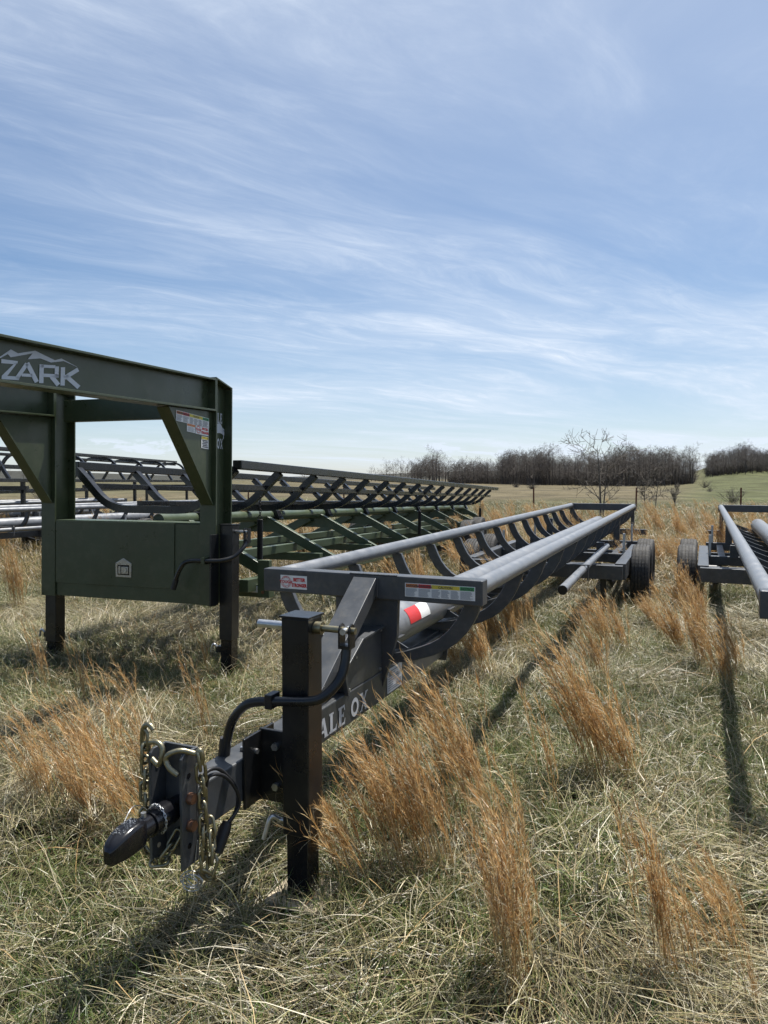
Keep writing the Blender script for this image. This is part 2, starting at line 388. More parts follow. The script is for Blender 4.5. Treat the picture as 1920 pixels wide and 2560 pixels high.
# ground cover map: near thatch darkened for the shade between blades, tan bluestem, green strips, green pasture on the right-hand rise, far woodland
def cover_col(x, y):
    r = np.hypot(x, y); ratio = x / np.maximum(y, 1.0)
    near = np.array([.040, .034, .020]); tan = np.array([.125, .105, .064]); grn = np.array([.082, .092, .044]); past = np.array([.078, .088, .040]); wood = np.array([.050, .050, .042])
    c = np.broadcast_to(near, x.shape + (3,)).copy()
    def mixin(c, t, k): return c * (1 - k[..., None]) + t * k[..., None]
    c = mixin(c, tan * .8, sst(14, 30, r))
    wob = 3 * np.sin(x * .11) + 2 * np.sin(x * .27 + 1)
    band = sst(31, 37, y + wob) * (1 - sst(52, 68, y + wob)); c = mixin(c, grn, .75 * band)
    c = mixin(c, tan, .8 * sst(58, 80, y + wob))
    g = sst(.40, .45, ratio) * (y > 60); c = mixin(c, past, .85 * g)
    c = mixin(c, past, .35 * sst(-.02, -.3, ratio) * sst(60, 130, r))
    c = mixin(c, wood, sst(420, 650, r) * (1 - g))
    return c
cc = cover_col(X, Y).reshape(-1, 3)
ca_ = gm.color_attributes.new('Cover', 'FLOAT_COLOR', 'POINT'); ca_.data.foreach_set('color', np.concatenate([cc, np.ones((len(cc), 1))], 1).ravel())
m, t = new_mat('field_mat'); n, l = NT(t)
out = n('ShaderNodeOutputMaterial'); b = n('ShaderNodeBsdfPrincipled', inp={'Roughness': 0.95, 'Specular IOR Level': 0.1})
at = n('ShaderNodeAttribute', attribute_name='Cover'); tcx = n('ShaderNodeTexCoord')
n1 = n('ShaderNodeTexNoise', inp={'Scale': .18, 'Detail': 10, 'Roughness': .72}); l(tcx.outputs['Object'], n1.inputs[0])
n2 = n('ShaderNodeTexNoise', inp={'Scale': 9.0, 'Detail': 8, 'Roughness': .75}); l(tcx.outputs['Object'], n2.inputs[0])
r1 = n('ShaderNodeMapRange', inp={1: .32, 2: .68, 3: .40, 4: 1.55}); l(n1.outputs[0], r1.inputs[0])
r2 = n('ShaderNodeMapRange', inp={1: .3, 2: .7, 3: .6, 4: 1.35}); l(n2.outputs[0], r2.inputs[0])
mm = n('ShaderNodeMix', data_type='RGBA', blend_type='MULTIPLY', inp={0: 1.0}); l(at.outputs['Color'], mm.inputs[6]); l(r1.outputs[0], mm.inputs[7])
m3 = n('ShaderNodeMix', data_type='RGBA', blend_type='MULTIPLY', inp={0: 1.0}); l(mm.outputs[2], m3.inputs[6]); l(r2.outputs[0], m3.inputs[7])
bp = n('ShaderNodeBump', inp={'Strength': .8, 'Distance': .05}); l(n2.outputs[0], bp.inputs['Height']); l(bp.outputs[0], b.inputs['Normal'])
l(m3.outputs[2], b.inputs['Base Color']); l(b.outputs[0], out.inputs[0])
gm.materials.append(MATS['field_mat'])
ground = bpy.data.objects.new('field_ground', gm); col.objects.link(ground); tag(ground, 'rolling grass field running back to the woods', kind='structure')

# ================================================================== grey hay trailer (x = right, y = rearwards, z = up)
def grey_trailer():
    t = empty('hay_trailer', (0, 0, 0))
    G, P, K, ZN = 'grey_paint_shaded', 'grey_paint_sunlit', 'black_paint', 'zinc'
    LEN = 10.55
    # front crossbeam and its slot plate
    fb = MB().box(-.604, .604, -.045, .045, .890, 1.012).build('front_beam', G, t, .006)
    tough_sticker(fb, Plane((-.497, -.045, .912), (1, 0, 0), (0, 0, 1)), .160, .071)
    warning_sticker(fb, Plane((.213, -.045, .915), (1, 0, 0), (0, 0, 1)), .356, .067)
    MB().prism([(-.185, .8895), (.165, .8895), (.158, .70), (.056, .355), (-.056, .355), (-.175, .70)], 'y', -.020, .012).build('neck_plate', G, t, .003)
    # rails and spine pipe
    for sx in (-1, 1):
        MB().tube([(sx * .558, .046, .965), (sx * .558, 3.5, .965), (sx * .558, 7, .965), (sx * .558, LEN - .045, .965)], .0445, 20).build('rail_pipe', P, t)
    sp = MB(); sp.tube([(0, .013, .69), (0, 5, .69), (0, 10.0, .69)], .110, 32).build('spine_pipe', P, t)
    spo = t.children[-1]
    # reflector tape wrapped on the spine (right side)
    for a0, a1, mt in ((.30, .47, 'decal_red'), (.47, .62, 'decal_white')):
        m = MB(); k = 8
        for i in range(k):
            th0, th1 = R(52 - 46 * i / k), R(52 - 46 * (i + 1) / k)
            pts = [(.112 * math.cos(th), y, .69 + .112 * math.sin(th)) for th, y in ((th0, a0), (th0, a1), (th1, a1), (th1, a0))]
            m.add(pts, [(0, 1, 2, 3)], True)
        m.build('reflector_tape', mt, spo)
    # U ribs under the spine
    outer = [(.588, .925), (.572, .89), (.552, .83), (.530, .785), (.498, .735), (.452, .685), (.400, .645), (.328, .608), (.24, .577), (.156, .556), (.08, .545), (0, .541)]
    inner = [(.505, .925), (.486, .88), (.464, .83), (.438, .785), (.400, .737), (.352, .694), (.308, .668), (.258, .646), (.205, .626), (.150, .606), (.08, .588), (0, .579)]
    ys = [.068 + .0] + [.95 + .758 * i for i in range(12)] + [LEN - .085]
    def U(pts): return pts + [(-x, z) for x, z in reversed(pts[:-1])]
    o_, i_ = U(outer), U(inner)
    mr = MB(); N = len(o_); th = .034
    vs = []
    for yy in (-th / 2, th / 2):
        vs += [(x, yy, z) for x, z in o_] + [(x, yy, z) for x, z in i_]
    fs = []
    for i in range(N - 1):
        fs += [(i, i + 1, N + i + 1, N + i), (2 * N + i, 3 * N + i, 3 * N + i + 1, 2 * N + i + 1), (i, 2 * N + i, 2 * N + i + 1, i + 1), (N + i, N + i + 1, 3 * N + i + 1, 3 * N + i)]
    fs += [(0, N, 3 * N, 2 * N), (N - 1, 3 * N - 1, 4 * N - 1, 2 * N - 1)]
    mr.add(vs, fs); rme = mr.mesh('rib', G)
    gm_ = MB(); gm_.prism([(.075, .612), (.185, .630), (.104, .672)], 'y', -.004, .004); gm_.bar((.10, -.004, .668), (.10, .11, .668), .05, .006); gme = gm_.mesh('saddle_gusset', G)
    for y in ys:
        o = bpy.data.objects.new('rib', rme); col.objects.link(o); o.parent = t; o.location = (0, y, 0)
        bv = o.modifiers.new('bevel', 'BEVEL'); bv.width = .004; bv.segments = 2; bv.limit_method = 'ANGLE'; bv.angle_limit = R(50)
        g = bpy.data.objects.new('saddle_gusset', gme); col.objects.link(g); g.parent = o
    # rear crossbeam, posts
    MB().box(-.604, .604, LEN - .044, LEN + .044, .885, 1.008).build('rear_beam', G, t, .006)
    for sx in (-1, 1):
        MB().box(sx * .55 - .03, sx * .55 + .03, LEN - .04, LEN + .04, .545, .8845).build('rear_post', G, t, .004)
    MB().box(-.80, .80, LEN - .02, LEN + .06, .44, .545).build('light_bar', G, t, .006)
    # running gear
    for y in (4.62, 6.02, 7.95):
        z1 = .545 if y > 4.7 else .56
        MB().box(-.86 if y < 7 else -.80, .86 if y < 7 else .80, y - .05, y + .05, z1 - (.15 if y < 4.7 else .11), z1).build('cross_member', G, t, .005)
    for y in (5.25, 6.9):
        MB().box(-.80, .80, y - .035, y + .035, .43, .50).build('cross_member', G, t, .005)
    for sx in (-1, 1):
        MB().box(sx * .83 - .055, sx * .83 + .055, 4.671, 7.05, .40, .575).build('side_beam', G, t, .005)
        MB().box(sx * .62 - .04, sx * .62 + .04, 6.071, 7.899, .42, .52).build('side_beam', G, t, .005)
        for y in (5.80, 7.95):
            MB().box(sx * .50 - .045, sx * .50 + .045, y - .04, y + .04, .546, .70 if y < 6 else .86).build('bolster_post', G, t, .004)
        MB().bar((sx * .76, 6.0, .546), (sx * .76, 6.0, .80), .028, .028).build('marker_stake', ZN, t)
        MB().bar((sx * .72, 7.9, .546), (sx * .72, 7.9, .80), .028, .028).build('marker_stake', ZN, t)
        for y in (5.45, 6.30):
            MB().tube([(sx * .62, y, .36), (sx * .98, y, .36)], .04, 12).build('axle_stub', K, t)
            wheel('tyre', t, sx * 1.0, y, .36, .36, .205, sx)
        MB().tube([(sx * .70, 4.75, .40), (sx * .70, 5.1, .28), (sx * .70, 5.45, .30), (sx * .70, 6.3, .30), (sx * .70, 6.9, .40)], .03, 8).build('leaf_spring', K, t)
        if sx > 0: MB().bar((sx * .66, 4.66, .12), (sx * .66, 4.66, .41), .06, .06).build('hanger_post', K, t)
    # spare push pipe lying along the right side, in a strap
    m = MB().tube([(.60, 2.3, .625), (.57, 4.0, .625), (.545, 6.1, .625)], .037, 20); pp = m.build('push_pipe', P, t)
    MB().tube([(.602, 2.298, .625), (.602, 2.303, .625)], .0372, 20).build('pipe_end_cap', K, pp)
    MB().box(.12, .64, 3.62, 3.66, .664, .672).box(.618, .63, 3.625, 3.655, .52, .664).build('strap', G, t)
    MB().box(-.05, .05, .02, 4.6, .43, .535).build('center_beam', G, t, .004)
    # tongue and mast
    tg = MB().box(-.022, .080, -1.50, .95, .372, .522).build('tongue', G, t, .006)
    _, xe = serif_polys('BALE OX', .088, 0, 0, .62); k = .60 / xe; pl = Plane((.0825, -.79, .392), (0, 1, 0), (0, 0, 1))
    ps, x1 = serif_polys('BALE', .088, 0, 0, .62); p2, _ = serif_polys('OX', .088, x1 + .4 * .088 * .62, 0, .62)
    for word in (ps, p2):
        m = MB(); decal(m, [[(a * k, b) for a, b in p] for p in word], pl); m.build('lettering', 'decal_silver', tg)
    m = MB(); pl = Plane((.0822, .04, .385), (0, 1, 0), (0, 0, 1)); decal(m, [rect(0, 0, .20, .125)], pl); sl_ = m.build('serial_plate', 'decal_silver', tg)
    m = MB(); pl = Plane((.0832, .04, .385), (0, 1, 0), (0, 0, 1)); rnd = random.Random(2)
    for r_ in range(9): decal(m, [rect(.01, .01 + r_ * .012, .01 + rnd.uniform(.06, .17), .016 + r_ * .012)], pl)
    decal(m, [rect(.12, .02, .19, .05), rect(.12, .07, .19, .085), rect(.02, .085, .06, .112)], pl); m.build('small_print', 'decal_text', sl_)
    MB().prism([(-.12, .54), (.12, .54), (.10, .345), (-.05, .345)], 'y', .95, .965).build('tongue_stop_plate', G, t)
    # diagonal brace: folded channel from the front beam down to the tongue
    m = MB(); a, bq = Vector((0, -.055, .995)), Vector((0, -.76, .495)); dirn = (bq - a).normalized(); up = Vector((1, 0, 0)).cross(dirn).normalized()
    if up.z < 0: up = -up
    m.bar(a, bq, .125, .010, up); 
    for sx in (-1, 1): m.bar(a + Vector((sx * .058, 0, 0)) - up * .038, bq + Vector((sx * .058, 0, 0)) - up * .038, .008, .066, up)
    m.build('diagonal_brace', G, t, .003)
    def bead(parent, p, q, r_=.0045):
        p, q = Vector(p), Vector(q); k_ = max(6, int((q - p).length / .007)); rn = random.Random(k_)
        MB().tube([p.lerp(q, i / k_) + Vector((rn.uniform(-.0008, .0008), 0, rn.uniform(-.0008, .0008))) for i in range(k_ + 1)], [r_ * (1.15 if i % 2 else .85) for i in range(k_ + 1)], 6).build('weld_bead', G, parent)
    bead(fb, (-.185, -.021, .8885), (-.07, -.021, .8885)); bead(fb, (.07, -.021, .8885), (.165, -.021, .8885)); bead(fb, (-.09, -.044, 1.0125), (.17, -.044, 1.0125), .004)
    for sx in (-1, 1): bead(fb, (sx * .063, -.046, .90), (sx * .063, -.046, 1.0), .005); bead(fb, (sx * .50, .046, .935), (sx * .59, .046, .925))
    bx = MB().prism([(-.021, .752), (-.27, .738), (-.47, .625), (-.43, .5235), (-.021, .5235)], 'x', -.070, .078).build('tool_box', G, t, .004)
    m = MB().prism([(-.03, .757), (-.285, .745), (-.485, .632), (-.445, .515), (-.43, .515), (-.462, .63), (-.275, .735), (-.03, .745)], 'x', .0785, .098); m.build('lid_lip', G, bx, .002)
    for yy, zz in ((-.04, .735), (-.05, .54), (-.40, .53), (-.33, .665)):
        MB().tube([(.078, yy, zz), (.085, yy, zz)], .008, 6).build('bolt', ZN, bx)
    # drop channel hitch
    ch = MB().box(-.036, .092, -1.512, -1.500, .300, .660)
    ch.prism([(-1.5805, .31), (-1.512, .30), (-1.512, .66), (-1.565, .66), (-1.5805, .645)], 'x', -.036, -.026)
    ch.prism([(-1.5805, .30), (-1.512, .30), (-1.512, .66), (-1.565, .66), (-1.5805, .645)], 'x', .082, .092)
    cho = ch.build('hitch_channel', G, t, .002)
    for z in (.365, .43, .515, .585):
        if z in (.43, .515):
            MB().tube([(.0925, -1.548, z), (.112, -1.548, z)], .0175, 6).build('bolt', 'copper_bolt', cho)
        else:
            MB().tube([(.0915, -1.548, z), (.0929, -1.548, z)], .009, 12).build('bolt_hole', 'gloss_black', cho)
    for z in (.345, .60):
        MB().tube([(-.0255, -1.550, z), (-.0245, -1.550, z)], .008, 12).build('bolt_hole', 'sand', cho)  # pale discs stand in for brightness seen through the holes
    # coupler
    c = MB(); c.tube([(.028, -1.513, .468), (.028, -1.71, .468)], .033, 24); cp = c.build('coupler', 'gloss_black', t)
    c = MB(); c.tube([(.028, -1.560, .468), (.028, -1.655, .468)], .039, 24); c.build('coupler_collar', 'gloss_black', cp)
    sec = [(-1.690, .026, .438, .500), (-1.700, .034, .428, .507), (-1.722, .034, .425, .508), (-1.750, .034, .423, .506), (-1.775, .032, .423, .500), (-1.797, .027, .425, .490), (-1.812, .022, .424, .479), (-1.820, .011, .430, .466)]
    vs = []; K_ = 20
    for y, w_, z0, z1 in sec:
        for j in range(K_):
            a_ = 2 * math.pi * j / K_; cx_, cz_ = math.cos(a_), math.sin(a_); e_ = .45
            vs.append((.028 + w_ * math.copysign(abs(cx_) ** e_, cx_), y, (z0 + z1) / 2 + (z1 - z0) / 2 * math.copysign(abs(cz_) ** e_, cz_)))
    fs = []
    for i in range(len(sec) - 1):
        for j in range(K_): fs.append((i * K_ + j, i * K_ + (j + 1) % K_, (i + 1) * K_ + (j + 1) % K_, (i + 1) * K_ + j))
    hd = MB().add(vs, fs, True); hd.add([vs[j] for j in range(K_)], [tuple(range(K_))]); hd.add([vs[(len(sec) - 1) * K_ + j] for j in range(K_)], [tuple(range(K_))], True)
    hd.build('coupler_head', 'gloss_black', cp)
    MB().tube([(.028, -1.675, .500), (.028, -1.675, .514)], .008, 12).build('coupler_pin', 'zinc', cp)
    m = MB(); rnd = random.Random(9)
    for _ in range(70):
        y = rnd.uniform(-1.785, -1.705); x = .028 + rnd.uniform(-.018, .018); z = .5085 if y > -1.75 else .5085 - (-1.75 - y) * .30
        s_ = rnd.uniform(.0008, .0017); m.box(x - s_, x + s_, y - s_, y + s_, z - .003, z + s_ * .5)
    m.build('water_drops', 'zinc', cp); t.children[-1] if 0 else None
    # light cable and plug
    cb_ = MB().tube(smooth_path([(.082, -1.47, .50), (.098, -1.475, .565), (.105, -1.42, .56), (.112, -1.36, .50), (.118, -1.325, .43), (.115, -1.35, .375), (.11, -1.385, .36)], 6), .0065, 8)
    cb_.tube(smooth_path([(.082, -1.45, .51), (.10, -1.455, .55), (.115, -1.40, .53), (.125, -1.345, .46), (.125, -1.335, .40), (.112, -1.385, .362)], 6), .006, 8)
    co = cb_.build('light_cable', 'cable_rubber', t)
    MB().tube([(.112, -1.380, .368), (.108, -1.392, .345), (.102, -1.425, .285)], [.016, .021, .019], 14).build('plug', 'cable_rubber', co)
    # jack
    jk = MB().box(.212, .316, -1.20, -1.10, .262, 1.020).build('jack', K, t, .004)
    MB().box(.206, .322, -1.206, -1.094, 1.0205, 1.028).build('jack_cap', K, jk, .001)
    MB().box(.222, .306, -1.190, -1.110, .0455, .300).build('jack_leg', 'gloss_black', jk, .003)
    MB().box(.165, .365, -1.250, -1.050, .030, .045).build('jack_foot', 'sand', jk, .003)
    br = MB().box(.0815, .2115, -1.145, -1.130, .34, .60).box(.0815, .093, -1.25, -1.06, .345, .595).build('jack_bracket', K, jk, .003)
    MB().tube([(.10, -1.18, .53), (.03, -1.18, .53)], .010, 8).build('bolt', ZN, br)
    MB().tube([(.155, -1.1455, .545), (.155, -1.160, .545)], .014, 6).build('bolt', ZN, br)
    MB().tube([(.155, -1.1455, .40), (.155, -1.160, .40)], .014, 6).build('bolt', ZN, br)
    MB().tube([(.090, -1.15, .982), (.2115, -1.15, .982)], .0145, 16).build('crank_shaft', ZN, jk)
    MB().tube([(.3165, -1.15, .985), (.345, -1.15, .985)], .022, 16).tube([(.345, -1.15, .985), (.47, -1.15, .985)], .012, 12).build('crank_shaft', 'yellow_zinc', jk)
    yk = MB().prism([(-1.172, .935), (-1.128, .935), (-1.128, .99), (-1.136, 1.003), (-1.15, 1.009), (-1.164, 1.003), (-1.172, .99)], 'x', .415, .421)
    yk.prism([(-1.172, .935), (-1.128, .935), (-1.128, .99), (-1.136, 1.003), (-1.15, 1.009), (-1.164, 1.003), (-1.172, .99)], 'x', .452, .458)
    yk.box(.415, .458, -1.172, -1.128, .925, .937); yk.build('crank_yoke', K, jk)
    MB().tube([(.436, -1.180, .985), (.436, -1.12, .985)], .011, 12).build('yoke_pin', ZN, jk)
    hp = smooth_path([(.436, -1.15, .935), (.436, -1.165, .87), (.425, -1.19, .82), (.39, -1.225, .775), (.345, -1.235, .757), (.25, -1.238, .745), (.13, -1.238, .728), (.075, -1.238, .700), (.032, -1.238, .645), (.012, -1.238, .58), (.003, -1.238, .52)], 5)
    MB().tube(hp, .0165, 12).build('crank_handle', K, jk)
    MB().tube([(.003, -1.238, .585), (-.008, -1.238, .50)], .0185, 12).build('handle_grip', 'cable_rubber', jk)
    MB().box(.178, .206, -1.258, -1.2005, .715, .765).build('handle_clip', K, jk, .003)
    MB().tube(smooth_path([(.2115, -1.16, .290), (.182, -1.17, .295), (.165, -1.185, .310), (.155, -1.195, .300), (.147, -1.205, .262), (.140, -1.21, .235)], 4), .008, 10).build('drop_leg_pin', ZN, jk)
    return t

T_A = grey_trailer()
T_A.location = (-.074, 3.595, 0); T_A.rotation_euler = (0, 0, R(-23.2))
GROUP_G = 'grey pipe hay trailers parked in the field'
tag(T_A, 'grey pipe hay trailer on a black crank jack, coupler and chains towards the viewer', 'trailer', GROUP_G)
T_B = copy_tree(T_A); T_B.location = (2.19, 2.83, 0); T_B.rotation_euler = (0, 0, R(-24.3))
tag(T_B, 'grey pipe hay trailer cut off by the right edge of the picture', 'trailer', GROUP_G)
T_D = copy_tree(T_A); T_D.location = (-8.55, 9.2, float(hgt(-8.5, 9.2))); T_D.rotation_euler = (R(-.5), 0, R(-26.5))
tag(T_D, 'grey pipe hay trailer seen through the green gooseneck frame, the nearer of two', 'trailer', GROUP_G)
T_E = copy_tree(T_A); T_E.location = (-12.2, 9.6, float(hgt(-12, 9.6))); T_E.rotation_euler = (R(-.35), 0, R(-27.5))
tag(T_E, 'farther grey pipe hay trailer at the left, behind its twin', 'trailer', GROUP_G)

# safety chains (things of their own, hung on the hitch)
def chain(name, pts, label, lk=.052, r=.0055, wd=.0145):
    root = empty(name, T_A.location, T_A.rotation_euler); tag(root, label, 'chain', 'safety chains on the hitch')
    k = 14; path = []
    for i in range(k):
        a = 2 * math.pi * i / k
        path.append((wd * math.cos(a), 0, (lk / 2 - wd * .55) * (1 if math.sin(a) > 0 else -1) + wd * math.sin(a)))
    me = MB().tube(path, r, 8, closed=True).mesh('chain_link', 'yellow_zinc')
    P = smooth_path(pts, 24); acc = 0; pos = [P[0]]; pitch = lk * .80
    for a, b in zip(P, P[1:]):
        seg = (b - a).length
        while acc + seg >= pitch * len(pos):
            f = (pitch * len(pos) - acc) / seg; pos.append(a.lerp(b, f))
        acc += seg
    for i, p in enumerate(pos):
        q = pos[min(i + 1, len(pos) - 1)]; pr = pos[max(i - 1, 0)]; d = (q - pr).normalized()
        o = bpy.data.objects.new('chain_link', me); col.objects.link(o); o.parent = root
        rot = d.to_track_quat('Z', 'Y').to_matrix().to_4x4() @ Matrix.Rotation(R(38 + (90 if i % 2 else 0)), 4, 'Z')
        o.matrix_local = Matrix.Translation(p) @ rot
    return root
cl = chain('safety_chain', [(-.052, -1.575, .685), (-.054, -1.572, .60), (-.060, -1.57, .50), (-.062, -1.57, .40), (-.058, -1.568, .345), (-.035, -1.56, .295), (-.005, -1.555, .305), (.015, -1.54, .345), (.025, -1.52, .38)], 'gold zinc safety chain looped over the left side of the hitch channel')
cr = chain('safety_chain', [(.118, -1.53, .63), (.120, -1.52, .56), (.118, -1.515, .48), (.116, -1.51, .40), (.117, -1.51, .335), (.119, -1.51, .265), (.128, -1.495, .255), (.132, -1.49, .31), (.128, -1.485, .38), (.105, -1.48, .43)], 'gold zinc safety chain hanging on the right of the hitch channel beside the bolts')
def hook(root, pts): MB().tube(smooth_path(pts, 6), .0085, 10).build('chain_hook', 'yellow_zinc', root)
hook(cl, [(-.026, -1.575, .63), (.0, -1.575, .615), (.012, -1.575, .64), (.010, -1.57, .668), (-.01, -1.57, .682), (-.045, -1.575, .678), (-.06, -1.575, .665), (-.062, -1.575, .69), (-.055, -1.575, .725), (-.035, -1.575, .735), (-.018, -1.575, .722)])
hook(cr, [(.082, -1.585, .600), (.055, -1.59, .618), (.040, -1.588, .640), (.050, -1.585, .660), (.080, -1.565, .668), (.112, -1.54, .655), (.125, -1.535, .665), (.130, -1.53, .645), (.126, -1.53, .62)])
# thin pin chain and wire lanyard over the coupler
pc = empty('pin_chain', T_A.location, T_A.rotation_euler); tag(pc, 'thin bright pin chain draped round the black coupler neck', 'chain')
me_ = MB().tube([(.0035 * math.cos(a), 0, .009 * math.sin(a)) for a in (2 * math.pi * i / 10 for i in range(10))], .0011, 5, closed=True).mesh('chain_link', 'zinc')
pp_ = [(.028 + .0425 * math.sin(R(a)), -1.615 - .012 * math.sin(R(a)), .468 + .0425 * math.cos(R(a))) for a in range(-80, 151, 14)]
for i, p in enumerate(pp_):
    o = bpy.data.objects.new('chain_link', me_); col.objects.link(o); o.parent = pc
    q = Vector(pp_[min(i + 1, len(pp_) - 1)]) - Vector(pp_[max(i - 1, 0)])
    o.matrix_local = Matrix.Translation(p) @ (q.to_track_quat('Z', 'Y').to_matrix().to_4x4() @ Matrix.Rotation(R(45 + 90 * (i % 2)), 4, 'Z'))
MB().tube(smooth_path([(-.018, -1.60, .476), (-.028, -1.63, .505), (-.022, -1.67, .515), (-.012, -1.71, .495)], 5), .0014, 6).build('lanyard_wire', 'zinc', pc)
bc = empty('wire_coil', T_A.location, T_A.rotation_euler); tag(bc, 'small bright coil of breakaway wire hanging below the hitch channel', 'wire')
m = MB(); rnd = random.Random(5)
for k in range(5):
    a0 = rnd.uniform(0, 6); c_ = Vector((.085 + rnd.uniform(-.006, .006), -1.535, .245 + rnd.uniform(-.008, .008)))
    m.tube([c_ + Vector((.030 * math.cos(a) * rnd.uniform(.9, 1.05), .012 * math.sin(a + a0), .024 * math.sin(a))) for a in (2 * math.pi * i / 14 for i in range(14))], .0016, 5, closed=True)
m.tube(smooth_path([(.09, -1.535, .27), (.098, -1.53, .31), (.10, -1.52, .37)], 4), .0016, 5)
m.build('wire_loops', 'zinc', bc)

# ================================================================== green gooseneck trailer with black cradle
SL = .0313
def ibeam_v(mb, x, y0, y1, z0, z1, fw, tf=.014, tw=.010, zr=None):
    """upright: flanges face fore and aft, web along y"""
    mb.box(x - fw / 2, x + fw / 2, y0, y0 + tf, z0, z1)
    zr = z1 if zr is None else zr
    mb.box(x - fw / 2, x + fw / 2, y1 - tf, y1, z0, zr)
    mb.prism([(y0 + tf, z0), (y1 - tf, z0), (y1 - tf, zr), (y0 + tf, z1)], 'x', x - tw / 2, x + tw / 2)
def cradle(parent, length, hw=.755, n=15, first=.05, step=.758, zs=1.0):
    """black U cradle: square-tube rails, mid rails, bent ribs; z = 0 at its keel"""
    K = 'black_tube'
    o_ = [(hw, .325), (hw - .10, .235), (hw - .20, .135), (hw - .29, .062), (hw - .40, .016), (hw - .52, 0), (0, 0)]
    o_ = [(x, z * zs) for x, z in o_]
    cen = smooth_path([(x, 0, z) for x, z in o_] + [(-x, 0, z) for x, z in reversed(o_[:-1])], 3)
    m = MB(); vs = []; fs = []
    for i, p in enumerate(cen):
        d = (cen[min(i + 1, len(cen) - 1)] - cen[max(i - 1, 0)]).normalized(); nr = Vector((-d.z, 0, d.x))
        for a, b in ((-1, -1), (1, -1), (1, 1), (-1, 1)): vs.append(p + Vector((0, a * .03, 0)) + nr * (b * .03))
    for i in range(len(cen) - 1):
        for j in range(4): fs.append((i * 4 + j, i * 4 + (j + 1) % 4, i * 4 + 4 + (j + 1) % 4, i * 4 + 4 + j))
    fs += [(0, 1, 2, 3), (len(vs) - 4, len(vs) - 1, len(vs) - 2, len(vs) - 3)]
    m.add(vs, fs); rm = m.mesh('cradle_rib', K)
    for i in range(n):
        y = min(first + .03 + step * i, length - .04)
        o = bpy.data.objects.new('cradle_rib', rm); col.objects.link(o); o.parent = parent; o.location = (0, y, 0)
    for sx in (-1, 1):
        MB().box(sx * (hw + .02) - .04, sx * (hw + .02) + .04, 0, length, .325 * zs, .325 * zs + .07).build('top_rail', K, parent, .006)
        MB().box(sx * (hw - .145) - .024, sx * (hw - .145) + .024, .05, length - .05, .165 * zs, .165 * zs + .048).build('mid_rail', K, parent, .004)
        MB().box(sx * .16 - .03, sx * .16 + .03, .05, length - .05, .0305, .07).build('floor_rail', K, parent, .004)

